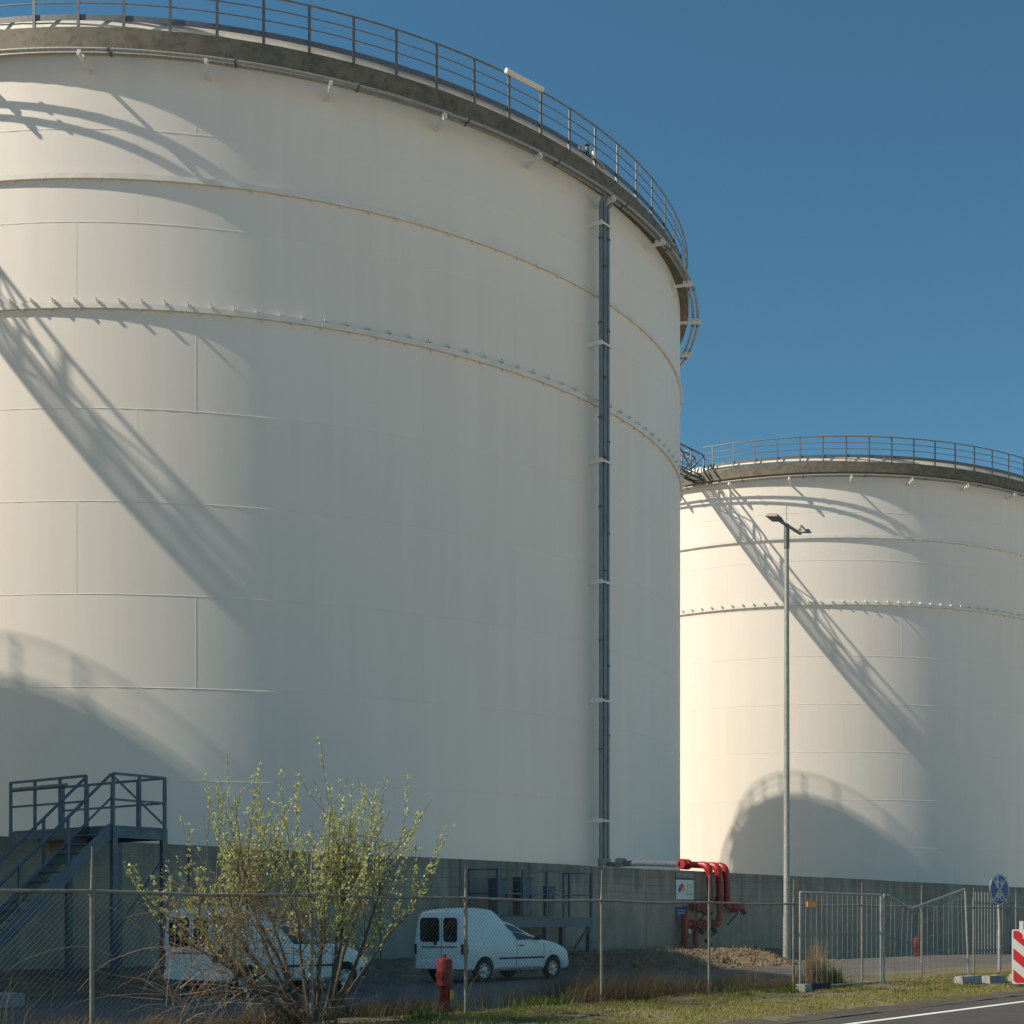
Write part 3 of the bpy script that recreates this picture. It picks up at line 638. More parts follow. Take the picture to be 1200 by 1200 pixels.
# blue ring emblem on the first van's side panel
b = MB().lathe([(0.09, -0.004), (0.175, -0.004), (0.175, 0.004), (0.09, 0.004)], 24, True, 30, 330, Matrix.Translation((0.62, -half_w(0.62, 1.42) - 0.012, 1.42)) @ Matrix.Rotation(R_(97), 4, 'X'))
b.build('blue_emblem', MT['vanblue'], v1, 40)
v2 = make_van(25.40, -25.05, 'white high-roofed van fully in view behind the chain-link fence', 'second')

# ------------------------------------------------------------------ stairs over the wall
st = thing('wall_stairs', W(17.95, -27.7, 0), ROT, 'blue-grey steel stairs with landing and railings climbing over the wall', 'stairs')
DZ = 3.55
for k in range(15):
    x = -0.1 - k * 0.205; z = DZ - 0.2 * (k + 1)
    MB().box(x - 0.23, x + 0.02, -0.40, 0.40, z - 0.03, z).build('tread', MT['stair'], st)
sx, sz = -3.15, DZ - 3.1
for y in (-0.44, 0.44):
    MB().bar((sx, y, sz), (0.05, y, DZ - 0.06), 0.06, 0.26, (0, 0, 1)).build('stringer', MT['stair'], st)
    MB().tube([(sx, y, sz + 1.08), (0.0, y, DZ + 1.08)], 0.032, 8).build('handrail', MT['stair'], st, 50)
    MB().tube([(sx, y, sz + 0.58), (0.0, y, DZ + 0.58)], 0.024, 8).build('middle_rail', MT['stair'], st, 50)
    for q in (0.03, 0.36, 0.69):
        x = sx + (0 - sx) * q; z = sz + (DZ - sz) * q
        MB().bar((x, y, z), (x, y, z + 1.08), 0.05, 0.05).build('rail_post', MT['stair'], st)
MB().box(0, 1.32, -0.5, 3.45, DZ - 0.04, DZ).build('landing', MT['stair'], st)
for y in (-0.47, 3.42): MB().box(0.0, 1.32, y - 0.03, y + 0.03, DZ - 0.26, DZ - 0.045).build('landing_beam', MT['stair'], st)
for x in (0.04, 1.28): MB().box(x - 0.03, x + 0.03, -0.43, 3.38, DZ - 0.26, DZ - 0.045).build('landing_beam', MT['stair'], st)
def rail_run(par, p, q, n, h=1.1, mt='stair', mids=(0.5,), brace=False, pw=0.055):
    p = Vector(p); q = Vector(q)
    for k in range(n + 1):
        a = p.lerp(q, k / n); MB().bar(a, a + Vector((0, 0, h)), pw, pw).build('rail_post', MT[mt], par)
    MB().bar(p + Vector((0, 0, h)), q + Vector((0, 0, h)), 0.07, 0.05).build('top_rail', MT[mt], par)
    for m in mids: MB().bar(p + Vector((0, 0, h * m)), q + Vector((0, 0, h * m)), 0.035, 0.045).build('middle_rail', MT[mt], par)
    if brace:
        MB().bar(p + Vector((0, 0, h * 0.95)), q + Vector((0, 0, 0.05)), 0.035, 0.035).build('diagonal', MT[mt], par)
rail_run(st, (0.03, -0.47, DZ), (1.28, -0.47, DZ), 2, brace=True)
rail_run(st, (1.29, -0.44, DZ), (1.29, 3.4, DZ), 4)
rail_run(st, (0.02, 0.50, DZ), (0.02, 3.4, DZ), 3)
MB().tube([(-0.06, 1.1, DZ + 0.92), (-0.06, 3.2, DZ + 0.92)], 0.05, 8).build('lamp_tube', MT['galv'], st, 50)
for x, y in ((0.06, -0.45), (1.26, -0.45), (0.06, 3.38), (1.26, 3.38), (1.26, 1.2), (0.06, 1.2)):
    MB().box(x - 0.06, x + 0.06, y - 0.06, y + 0.06, 0.3, DZ - 0.04).build('leg', MT['stair'], st)
for a, c in (((0.06, -0.45, 1.2), (1.26, -0.45, 2.9)),): MB().bar(a, c, 0.05, 0.05).build('brace', MT['stair'], st)

# ------------------------------------------------------------------ equipment platform by the wall
pf = thing('equipment_platform', W(31.2, -28.9, 0), ROT, 'blue-grey steel platform with railing and cabinets against the wall', 'platform')
MB().box(0, 4.45, -0.55, 0.7, 1.56, 1.62).build('deck', MT['stair'], pf)
for y in (-0.52, 0.67): MB().box(0, 4.45, y - 0.03, y + 0.03, 1.32, 1.555).build('deck_beam', MT['stair'], pf)
rail_run(pf, (0.03, -0.52, 1.62), (4.40, -0.52, 1.62), 4, 1.42, mids=(0.5,), pw=0.07)
rail_run(pf, (4.42, -0.48, 1.62), (4.42, 0.64, 1.62), 1, 1.42, mids=(0.5,))
rail_run(pf, (0.02, -0.48, 1.62), (0.02, 0.64, 1.62), 1, 1.42, mids=(0.5,))
for x, y in ((0.1, -0.5), (4.32, -0.5), (2.2, -0.5), (0.1, 0.62), (4.32, 0.62)): MB().box(x - 0.08, x + 0.08, y - 0.08, y + 0.08, 0.2, 1.315).build('leg', MT['stair'], pf)
MB().bar((3.6, -0.5, 0.65), (4.28, -0.5, 1.28), 0.07, 0.07).build('brace', MT['stair'], pf)
def cabinet(x, y, wd, dp_, z0, h, label):
    cb = thing('switch_cabinet', W(31.2 + x, -28.9 - y, z0), ROT, label, 'cabinet', 'cabinets on the platform')
    MB().box(0, wd, 0, dp_, 0.05, h).build('case', MT['darkgrey'], cb); MB().box(0.03, wd - 0.03, -0.012, -0.002, 0.09, h - 0.05).build('door', MT['stair'], cb)
    MB().box(wd - 0.1, wd - 0.07, -0.035, -0.014, h * 0.5, h * 0.5 + 0.14).build('handle', MT['plastic'], cb); MB().box(-0.02, wd + 0.02, -0.03, dp_ + 0.02, h, h + 0.03).build('cap', MT['darkgrey'], cb)
cabinet(0.65, 0.1, 0.5, 0.35, 1.62, 1.15, 'dark upright cabinet at the left end of the steel platform')
cabinet(1.75, 0.15, 0.55, 0.3, 1.62, 1.2, 'dark upright cabinet near the middle of the steel platform')
cabinet(3.15, 0.2, 0.3, 0.22, 1.62, 0.95, 'narrow slim cabinet near the right end of the steel platform')

# ------------------------------------------------------------------ lamp post
lp = thing('lamp_post', W(42.97, -25.5, 0.0), ROT, 'tall slender grey lamp post with two floodlights in front of the far tank', 'lamp post')
MB().tube([(0, 0, -0.2), (0, 0, 1.6), (0, 0, 1.7), (0, 0, 8.5), (0, 0, 15.3)], [0.135, 0.132, 0.115, 0.098, 0.078], 14).build('pole', MT['galv_light'], lp, 50)
MB().box(-0.06, 0.06, -0.145, -0.1, 0.9, 1.25).build('hatch', MT['galv'], lp)
MB().tube([(0, 0, 14.6), (0, 0, 15.45)], 0.10, 12).build('spigot', MT['galv'], lp, 50)
MB().bar((-0.62, 0, 15.48), (0.98, 0, 15.34), 0.08, 0.08).build('crossarm', MT['lampgrey'], lp)
for x, sg, tl in ((-0.72, -1, 0.06), (1.2, 1, -0.05)):
    hd = MB(); hx = x
    hd.poly([(hx - 0.24, -0.20, 15.42 + tl), (hx + 0.24, -0.20, 15.42 - tl * 0.3), (hx + 0.24, 0.30, 15.50 - tl * 0.3), (hx - 0.24, 0.30, 15.50 + tl)])
    hd.poly([(hx - 0.17, -0.12, 15.55 + tl), (hx + 0.17, -0.12, 15.57 - tl * 0.3), (hx + 0.17, 0.24, 15.62 - tl * 0.3), (hx - 0.17, 0.24, 15.60 + tl)][::-1])
    for a, c_ in ((0, 1), (1, 2), (2, 3), (3, 0)): hd.f.append((a, c_, 4 + (3 - c_), 4 + (3 - a)))
    h = hd.build('lamp_head', MT['lampgrey'], lp)
    MB().poly([(hx - 0.205, -0.16, 15.412 + tl), (hx + 0.205, -0.16, 15.415 - tl * 0.3), (hx + 0.205, 0.26, 15.480 - tl * 0.3), (hx - 0.205, 0.26, 15.478 + tl)][::-1]).build('lens', MT['lampgrey'], h)
    MB().tube([(hx - 0.22 * sg, 0.05, 15.5), (hx - 0.1 * sg, 0.05, 15.68), (hx + 0.15 * sg, 0.05, 15.60)], 0.03, 6).build('bracket', MT['lampgrey'], h)
MB().tube([(0, 0, 15.4), (0, 0, 16.15)], 0.012, 5).build('spike', MT['lampgrey'], lp)

# ------------------------------------------------------------------ red fire manifold on the wall
mf = thing('fire_manifold', W(44.0, -29.85, 0), ROT, 'red fire-water pipes with flanges and outlets hanging over the wall', 'pipework')
def red(pts, r, n=12): return MB().tube(pts, r, n).build('pipe', MT['red'], mf, 50)
def flange(c, ax, r=0.17, th=0.06): return MB().disc(c, ax, r, th, 18).build('flange', MT['red'], mf, 40)
def bend(p, c, q, n=6):
    p, c, q = Vector(p), Vector(c), Vector(q); return [(p * (1 - t) ** 2 + c * 2 * t * (1 - t) + q * t * t) for t in [k / n for k in range(n + 1)]]
hz = 3.62
red([(-0.72, 0.42, hz), (1.25, 0.42, hz)], 0.125)
for x in (-0.70, -0.60, -0.38, -0.28): flange((x, 0.42, hz), (1, 0, 0), 0.2, 0.07)
for x, zb in ((0.37, 2.18), (1.0, 1.62), (1.5, 2.3)):
    red([(x, 0.42, hz)] + bend((x, 0.2, hz), (x, -0.16, hz), (x, -0.16, hz - 0.5)) + [(x, -0.16, zb)], [0.12, 0.13, 0.14, 0.15, 0.155, 0.15, 0.135, 0.115, 0.09])
    flange((x, -0.16, 3.02), (0, 0, 1), 0.14, 0.05)
    MB().disc((x + 0.13, -0.2, 2.75), (1, 0, 0), 0.035, 0.05, 8).build('gauge', MT['galv_light'], mf, 40); MB().box(x + 0.085, x + 0.115, -0.27, -0.22, 2.3, 3.1).build('drain_tube', MT['galv_light'], mf)
    flange((x, -0.16, max(zb, 2.25)), (0, 0, 1), 0.175, 0.09); flange((x, -0.16, max(zb, 2.25) + 0.13), (0, 0, 1), 0.165, 0.05)
red(bend((1.25, 0.42, hz), (1.5, 0.42, hz), (1.5, 0.2, hz)), 0.12)
red([(0.37, -0.16, 2.2)] + bend((0.37, -0.16, 2.15), (0.37, -0.16, 2.02), (0.2, -0.16, 2.02)) + [(-0.85, -0.16, 2.02)], 0.11)
for x in (-0.3, -0.82, 0.1): flange((x, -0.16, 2.02), (1, 0, 0), 0.16, 0.06)
red([(1.0, -0.16, 1.7)] + bend((1.0, -0.16, 1.6), (1.0, -0.16, 1.38), (0.75, -0.16, 1.38)) + [(-1.2, -0.16, 1.38)], 0.12)
for x in (0.55, -0.1, -0.2, -0.85): flange((x, -0.16, 1.38), (1, 0, 0), 0.18, 0.06)
red([(-1.28, -0.16, 0.25), (-1.28, -0.16, 1.72)], 0.135)
for z in (0.7, 1.72): flange((-1.28, -0.16, z), (0, 0, 1), 0.19, 0.06)
red([(1.5, -0.16, 2.25)] + bend((1.5, -0.16, 2.2), (1.5, -0.16, 2.04), (1.7, -0.2, 2.04)) + [(2.45, -0.3, 2.0)], 0.115)
for x in (1.8, 2.05): flange((x, -0.22, 2.03), (1, -0.1, 0), 0.165, 0.06)
red([(-0.62, -0.2, 0.35), (-0.62, -0.18, 1.0), (-0.45, -0.16, 1.3)], 0.10)
flange((-0.62, -0.2, 0.55), (0, 0, 1), 0.15, 0.05)
for x, z in ((0.05, 1.86), (-0.35, 1.86), (2.4, 1.9), (-0.5, 1.16), (0.35, 1.18), (0.0, 0.72)):
    MB().tube([(x, -0.2, z + 0.06), (x, -0.34, z - 0.02), (x + 0.06, -0.42, z - 0.14)], [0.06, 0.075, 0.085], 10).build('outlet_coupling', MT['black'], mf, 50)
for x in (-0.15, 2.05, 0.55):
    z = 1.85 if x != 0.55 else 1.2
    MB().bar((x, 0.13, z), (x, -0.36, z), 0.06, 0.06).build('bracket', MT['galv'], mf); MB().bar((x, 0.13, z - 0.5), (x, -0.34, z - 0.03), 0.05, 0.05).build('bracket', MT['galv'], mf)
MB().box(-1.24, -1.08, -0.31, -0.295, 1.05, 1.2).build('tag_plate', MT['signwhite'], mf)
for x, z in ((-0.55, 2.02), (0.2, 1.38), (-0.5, 1.38)):
    MB().lathe([(0.13, -0.012), (0.16, -0.012), (0.16, 0.012), (0.13, 0.012)], 18, True, 0, 360, Matrix.Translation((x, -0.5, z)) @ Matrix.Rotation(R_(90), 4, 'X')).build('hand_wheel', MT['redhyd'], mf, 40)
    MB().bar((x - 0.14, -0.5, z), (x + 0.14, -0.5, z), 0.02, 0.02).bar((x, -0.5, z - 0.14), (x, -0.5, z + 0.14), 0.02, 0.02).tube([(x, -0.1, z), (x, -0.5, z)], 0.03, 8).build('valve_stem', MT['redhyd'], mf)
    MB().disc((x, -0.27, z), (0, 1, 0), 0.13, 0.07, 14).build('flange', MT['red'], mf, 40)

# ------------------------------------------------------------------ signs on the wall
sg = thing('hazard_sign', W(42.55, -29.95, 2.3), ROT, 'white hazard board with red, yellow and blue diamond on the wall', 'sign')
MB().box(0, 1.12, 0.0, 0.03, 0, 0.72).build('panel', MT['signwhite'], sg)
MB().box(0, 1.12, 0.0, 0.03, 0.74, 0.80).build('panel', MT['darkgrey'], sg)
MB().box(0, 1.12, 0.0, 0.03, 0.80, 0.98).build('panel', MT['block'], sg)
cx, cz, h = 0.36, 0.36, 0.14
for dx, dz, m in ((-1, 0, 'vanblue'), (1, 0, 'yellow'), (0, 1, 'stripered'), (0, -1, 'signwhite')):
    x, z = cx + dx * h, cz + dz * h
    MB().poly([(x - h * .94, -0.004, z), (x, -0.004, z - h * .94), (x + h * .94, -0.004, z), (x, -0.004, z + h * .94)]).build('diamond', MT[m], sg)
for z in (0.18, 0.3, 0.42, 0.54): MB().box(0.78, 1.02, -0.004, 0.001, z, z + 0.018).build('print_line', MT['darkgrey'], sg)
MB().box(0.72, 0.735, -0.004, 0.001, 0.12, 0.62).build('print_line', MT['darkgrey'], sg)
bs = thing('blue_notice', W(42.55, -29.95, 1.52), ROT, 'small plain blue notice on the wall left of the red pipes', 'sign')
MB().box(0, 0.72, 0, 0.025, 0, 0.5).build('panel', MT['blue'], bs)
for z, l in ((0.36, 0.5), (0.26, 0.42), (0.16, 0.46)): MB().box(0.1, 0.1 + l, -0.004, 0.001, z, z + 0.028).build('print_line', MT['signwhite'], bs)

# ------------------------------------------------------------------ round blue path sign, crossed with tape
ps = thing('path_sign', W(33.98, -13.9, 0.15), 0, 'round blue pedestrian and cycle sign crossed out with tape on a pole', 'sign')
MB().tube([(0, 0, -0.2), (0, 0, 1.15), (0.0, 0, 1.17), (-0.05, 0, 2.5)], [0.045, 0.045, 0.034, 0.032], 10).build('pole', MT['galv_light'], ps, 50)
A = R_(-48); nx, ny = math.cos(A), math.sin(A)
PM = Matrix.Translation((-0.045 + nx * 0.05, ny * 0.05, 2.16)) @ Matrix(((-ny, 0, nx, 0), (nx, 0, ny, 0), (0, 1, 0, 0), (0, 0, 0, 1)))  # sign plane: x right, y up, z out
def onsign(b, name, m, par): 
    b.v = [tuple(PM @ Vector(v)) for v in b.v]; return b.build(name, MT[m], par, 30)
face = onsign(MB().disc((0, 0, 0), (0, 0, 1), 0.40, 0.012, 40), 'sign_plate', 'signgrey', ps)
onsign(MB().disc((0, 0, 0.008), (0, 0, 1), 0.397, 0.004, 40), 'sign_face', 'blue', ps)
onsign(MB().lathe([(0.365, 0.0115), (0.385, 0.0115)], 40), 'rim_line', 'signwhite', ps)
def stroke(b, pts, w, z=0.0125):
    for (xa, ya), (xb, yb) in zip(pts, pts[1:]):
        d = Vector((xb - xa, yb - ya)).normalized() * (w / 2); b.poly([(xa + d.y, ya - d.x, z), (xb + d.y, yb - d.x, z), (xb - d.y, yb + d.x, z), (xa - d.y, ya + d.x, z)])
b = MB()
for ox, sc in ((-0.09, 1.0), (0.09, 0.72)):
    oy = 0.08
    b.lathe([(0.001, 0.0125), (0.035 * sc, 0.0125)], 14, False, 0, 360, Matrix.Translation((ox, oy + 0.225 * sc, 0)))
    stroke(b, [(ox, oy + 0.18 * sc), (ox, oy + 0.08 * sc)], 0.06 * sc); stroke(b, [(ox, oy + 0.09 * sc), (ox - 0.05 * sc, oy - 0.03 * sc)], 0.03 * sc); stroke(b, [(ox, oy + 0.09 * sc), (ox + 0.05 * sc, oy - 0.03 * sc)], 0.03 * sc)
stroke(b, [(-0.06, 0.21), (0.07, 0.15)], 0.022)
onsign(b, 'pedestrian_symbol', 'signwhite', ps)
b = MB()
for ox in (-0.11, 0.11): b.lathe([(0.062, 0.0125), (0.08, 0.0125)], 20, False, 0, 360, Matrix.Translation((ox, -0.2, 0)))
stroke(b, [(-0.11, -0.2), (-0.05, -0.1), (0.07, -0.1), (0.11, -0.2)], 0.018); stroke(b, [(-0.05, -0.1), (0.0, -0.2), (-0.11, -0.2)], 0.018); stroke(b, [(0.0, -0.2), (0.07, -0.1), (0.09, -0.06)], 0.018)
onsign(b, 'bicycle_symbol', 'signwhite', ps)
for sgn in (1, -1):
    b = MB(); stroke(b, [(-0.33 * sgn, 0.34), (0.33 * sgn, -0.34)], 0.05, 0.015 + 0.002 * (sgn > 0)); onsign(b, 'tape', 'tape', ps)

# ------------------------------------------------------------------ hydrants
def hydrant(s, n, z, sc, label, tagged):
    h = thing('hydrant', W(s, n, z), ROT + 0.4, label, 'hydrant', 'red fire hydrants')
    MB().lathe([(0.075, -0.25), (0.075, 0.34), (0.09, 0.36), (0.112, 0.38), (0.115, 0.72), (0.105, 0.755), (0.06, 0.775), (0.001, 0.78)], 20).build('barrel', MT['redhyd'], h, 40)
    MB().lathe([(0.10, 0.02), (0.13, 0.02), (0.13, 0.06), (0.10, 0.06)], 20, True).build('flange', MT['redhyd'], h, 40)
    for sg_ in (-1, 1):
        c = MB().tube([(sg_ * 0.1, 0, 0.53), (sg_ * 0.185, 0, 0.53)], 0.052, 12).build('outlet', MT['redhyd'], h, 40)
        MB().disc((sg_ * 0.195, 0, 0.53), (1, 0, 0), 0.06, 0.03, 8).build('cap', MT['redhyd'], c, 30)
    MB().tube([(0, 0, 0.77), (0, 0, 0.83)], 0.03, 6).build('spindle', MT['redhyd'], h)
    if tagged: MB().box(-0.03, 0.09, -0.105, -0.09, 0.19, 0.31).build('tag_plate', MT['yellow'], h)
    h.scale = (sc, sc, sc); return h
hydrant(14.74, -14.42, verge_z(14.74, -14.42), 1.0, 'red hydrant in dry grass just in front of the parked van', True)
hydrant(54.5, -26.0, -0.02, 1.05, 'small distant red hydrant seen through the bent fence panel', False)

# ------------------------------------------------------------------ temporary mesh fence panels
def fence_panel(a, c, top, label, lean=0.0, group='temporary mesh fence panels'):
    # a, c: (s, n, zbottom) ends; top: list of (fraction, height z) of the top tube
    A_ = W(a[0], a[1], a[2]); B_ = W(c[0], c[1], c[2]); L = (B_ - A_).length
    p = thing('mesh_panel', A_, 0, label, 'fence panel', group)
    def P(f, z, q=0.0):
        v = A_.lerp(B_, f) - A_; return Vector((v.x, v.y, 0)) + N * q + Vector((0, 0, z - a[2]))
    def ztop(f): return interp(f, [t[0] for t in top], [t[1] for t in top])
    bot = lambda f: a[2] + (c[2] - a[2]) * f + 0.02
    lf = lambda f: lean * f / L
    MB().tube([P(f - lf(f), z) for f, z in top], 0.021, 8).build('frame_tube', MT['galv_light'], p, 50)
    MB().tube([P(0, bot(0)), P(1, bot(1))], 0.021, 8).build('frame_tube', MT['galv_light'], p, 50)
    MB().tube([P(0, bot(0) - 0.12), P(0, top[0][1])], 0.021, 8).build('frame_tube', MT['galv_light'], p, 50)
    MB().tube([P(1, bot(1) - 0.12), P(1 - lf(1), top[-1][1])], 0.024, 8).build('frame_tube', MT['galv_light'], p, 50)
    b = MB(); n = int(L / 0.2)
    bent = len(top) > 2
    def warp(f, v):                                       # 0..1 up the mesh
        zt, zb = ztop(f), bot(f); flat = a[2] + 1.85
        z = zb + (zt - zb) * v; q = 0.0
        if bent: q = 0.07 * math.sin(math.pi * f) * v * v * (1 + 0.4 * math.sin(9 * f))
        return P(f - lf(f) * v, z, q)
    for k in range(1, n):
        f = k / n; b.tube([warp(f + (0.008 * math.sin(k * 2.3) if bent else 0) * v * 2, v) for v in (0, 0.35, 0.6, 0.8, 1.0)], 0.0032, 4, False)
    for v in (0.17, 0.36, 0.56, 0.76, 0.93):
        b.tube([warp(k / 16, v + (0.035 * math.sin(k * 1.7 + v * 9) * v if bent else 0)) for k in range(17)], 0.0034, 4, False)
    b.build('wire_mesh', MT['galv_light'], p)['kind'] = 'stuff'
    return p
fp1 = fence_panel((22.9, -13.3, 0.27), (26.2, -13.3, 0.25), [(0, 2.06), (1, 2.06)], 'upright mesh fence panel with an orange tag beside the lamp post')
MB().box(0.26, 0.62, -0.012, 0.012, 1.52, 1.62).build('orange_tag', MT['orange'], fp1, None, None, ROT)
fp2 = fence_panel((26.28, -13.27, 0.24), (29.65, -12.85, 0.20), [(0, 2.06), (0.06, 2.05), (0.30, 1.80), (0.34, 1.80), (1, 2.24)], 'mesh fence panel with its top tube bent down into a dip', 0.17)
# fence foot blocks
ft = MB(); ft.lathe([(0.0, 0.0)], 3) if False else None
b = MB().box(-0.36, 0.36, -0.11, 0.11, 0, 0.13).box(-0.28, -0.14, -0.07, 0.07, 0.13, 0.15).box(0.14, 0.28, -0.07, 0.07, 0.13, 0.15)
o = b.build('fence_foot', MT['black'], None, None, W(23.25, -13.15, verge_z(23.25, -13.15)), ROT); tag(o, 'black rubber foot block under the upright mesh panel', 'foot block')
o = MB().box(-0.12, 0.12, -0.1, 0.1, 0, 0.14).build('fence_foot', MT['block'], None, None, W(22.6, -13.05, verge_z(22.6, -13.05)), ROT); tag(o, 'small pale stone block beside the black rubber foot', 'foot block')
blocks = [(28.6, -12.42, 0.95, 'leftmost long grey concrete foot block below the bent mesh panel'), (29.75, -12.3, 0.9, 'second grey concrete foot block, under the leaning panel post'),
          (30.75, -12.15, 0.55, 'third grey concrete foot block, in the row left of the striped board'), (31.55, -12.05, 0.5, 'fourth grey concrete foot block, nearest to the striped board')]
for s, n, l, lb in blocks:
    b = MB(); h = 0.17
    b.v = [(-l/2, -0.12, -0.05), (l/2, -0.12, -0.05), (l/2, 0.12, -0.05), (-l/2, 0.12, -0.05), (-l/2 + 0.03, -0.09, h), (l/2 - 0.03, -0.09, h), (l/2 - 0.03, 0.09, h), (-l/2 + 0.03, 0.09, h)]
    b.f = [(0, 3, 2, 1), (4, 5, 6, 7), (0, 1, 5, 4), (1, 2, 6, 5), (2, 3, 7, 6), (3, 0, 4, 7)]
    t = thing('fence_foot', W(s, n, verge_z(s, n)), ROT + random.uniform(-0.12, 0.12), lb, 'foot block', 'concrete fence feet')
    b.build('block', MT['block'], t)
    for x in (-l * 0.28, l * 0.28): MB().tube([(x, 0, h - 0.03), (x, 0, h + 0.006)], 0.035, 10).build('post_hole', MT['black'], t)

# steel bar fence at the far right
bf = thing('bar_fence', W(57.2, -24.5, 0), ROT, 'tall fence of close upright grey bars at far right behind the blue sign', 'fence')
for k in range(48):
    MB().tube([(k * 0.34, 0, -0.05), (k * 0.34, 0, 2.75)], 0.02, 5).build('bar', MT['galv_light'], bf)
for z in (0.25, 2.3): MB().bar((-0.1, 0.035, z), (16.4, 0.035, z), 0.03, 0.05).build('rail', MT['galv'], bf)
for k in range(6): MB().bar((k * 3.24 - 0.05, 0.08, -0.1), (k * 3.24 - 0.05, 0.08, 2.5), 0.06, 0.06).build('post', MT['galv'], bf)

# ------------------------------------------------------------------ striped barrier board
bb = thing('striped_barrier', Vector((6.66, 30.7, 0.10)), R_(-6), 'red and white diagonally striped traffic board at the right edge', 'barrier')
MB().poly([(-0.2, 0, 0.10)] + []) if False else None
def slab_y(pts, y0, y1):
    b = MB(); n = len(pts)
    b.poly([(x, y0, z) for x, z in pts]); b.poly([(x, y1, z) for x, z in pts][::-1])
    for k in range(n):
        (xa, za), (xb, zb) = pts[k], pts[(k + 1) % n]; b.quad((xa, y0, za), (xa, y1, za), (xb, y1, zb), (xb, y0, zb))
    return b
slab_y(rrect(-0.21, 0.21, 0.06, 1.24, 0.04), 0.0, 0.05).build('board', MT['signwhite'], bb)
def clip_stripe(c0, c1, x0, x1, z0, z1):                   # region c0 < z + 0.8 x < c1 inside the board
    pts = [(x0, z0), (x1, z0), (x1, z1), (x0, z1)]
    for sgn, cc in ((1, c0), (-1, c1)):
        out = []
        for i in range(len(pts)):
            p, q = pts[i], pts[(i + 1) % len(pts)]
            fp_, fq = sgn * (p[1] + 0.85 * p[0] - cc), sgn * (q[1] + 0.85 * q[0] - cc)
            if fp_ >= 0: out.append(p)
            if fp_ * fq < 0: t = fp_ / (fp_ - fq); out.append((p[0] + (q[0] - p[0]) * t, p[1] + (q[1] - p[1]) * t))
        pts = out
        if len(pts) < 3: return None
    return pts
for k in range(-1, 5):
    q = clip_stripe(0.0 + k * 0.46 - 0.02, 0.0 + k * 0.46 + 0.22, -0.185, 0.185, 0.09, 1.21)
    if q: slab_y(q, -0.006, -0.002).build('stripe', MT['stripered'], bb)
MB().box(-0.05, 0.03, 0.0, 0.05, 1.24, 1.42).build('lamp_bracket', MT['signwhite'], bb)
MB().box(0.02, 0.16, -0.012, -0.008, 1.04, 1.18).build('sticker', MT['signwhite'], bb); MB().box(0.045, 0.135, -0.016, -0.0125, 1.06, 1.15).build('sticker', mat('cyan_film', (0.05, 0.42, 0.55), 0.4), bb)
MB().box(-0.04, 0.04, 0.055, 0.1, -0.15, 1.0).build('post', MT['galv'], bb)
MB().box(-0.4, 0.4, -0.2, 0.3, -0.12, 0.03).build('base', MT['black'], bb)

# concrete block by the stairs
o = MB().box(-0.6, 0.6, -0.3, 0.3, -0.1, 0.24).build('kerb_block', MT['block'], None, None, W(13.7, -24.6, 0), ROT); tag(o, 'low pale concrete block on the ground at the left edge below the stairs', 'block')
o = MB().box(-0.9, 0.9, -0.25, 0.25, -0.3, 0.16).build('kerb_block', MT['block'], None, None, W(42.6, -27.9, 0.3), ROT); tag(o, 'pale concrete slab lying on the dirt bank beside the lamp post', 'block')

# ------------------------------------------------------------------ vegetation
def leaf_mesh(name, pts, m, parent, smin, smax, flat=0.0):
    b = MB()
    for p, d in pts:
        l = random.uniform(smin, smax); d = (d + Vector((random.uniform(-.8, .8), random.uniform(-.8, .8), random.uniform(-.4, .6)))).normalized()
        sd = d.cross(Vector((random.uniform(-1, 1), random.uniform(-1, 1), random.uniform(-1, 1)))).normalized() * l * 0.27
        b.poly([p, p + d * l * 0.5 + sd, p + d * l, p + d * l * 0.5 - sd])
    o = b.build(name, m, parent); return o
def grow(p, d, length, steps, up, wob):
    pts = [Vector(p)]; d = Vector(d).normalized()
    for k in range(steps):
        d = (d + Vector((random.uniform(-wob, wob), random.uniform(-wob, wob), random.uniform(-wob, wob) * 0.5 + up))).normalized()
        pts.append(pts[-1] + d * length / steps)
    return pts
random.seed(21)
BS, BN = 12.05, -14.15
bush = thing('flowering_bush', W(BS, BN, verge_z(BS, BN)), ROT, 'large sunlit bush with small yellow-green leaves growing at the fence', 'bush')
tr = MB(); tw = MB(); lv = []
SQ = 0.62
def sq(v): return Vector((v[0] * 1.05, v[1] * SQ, v[2] * 1.2))
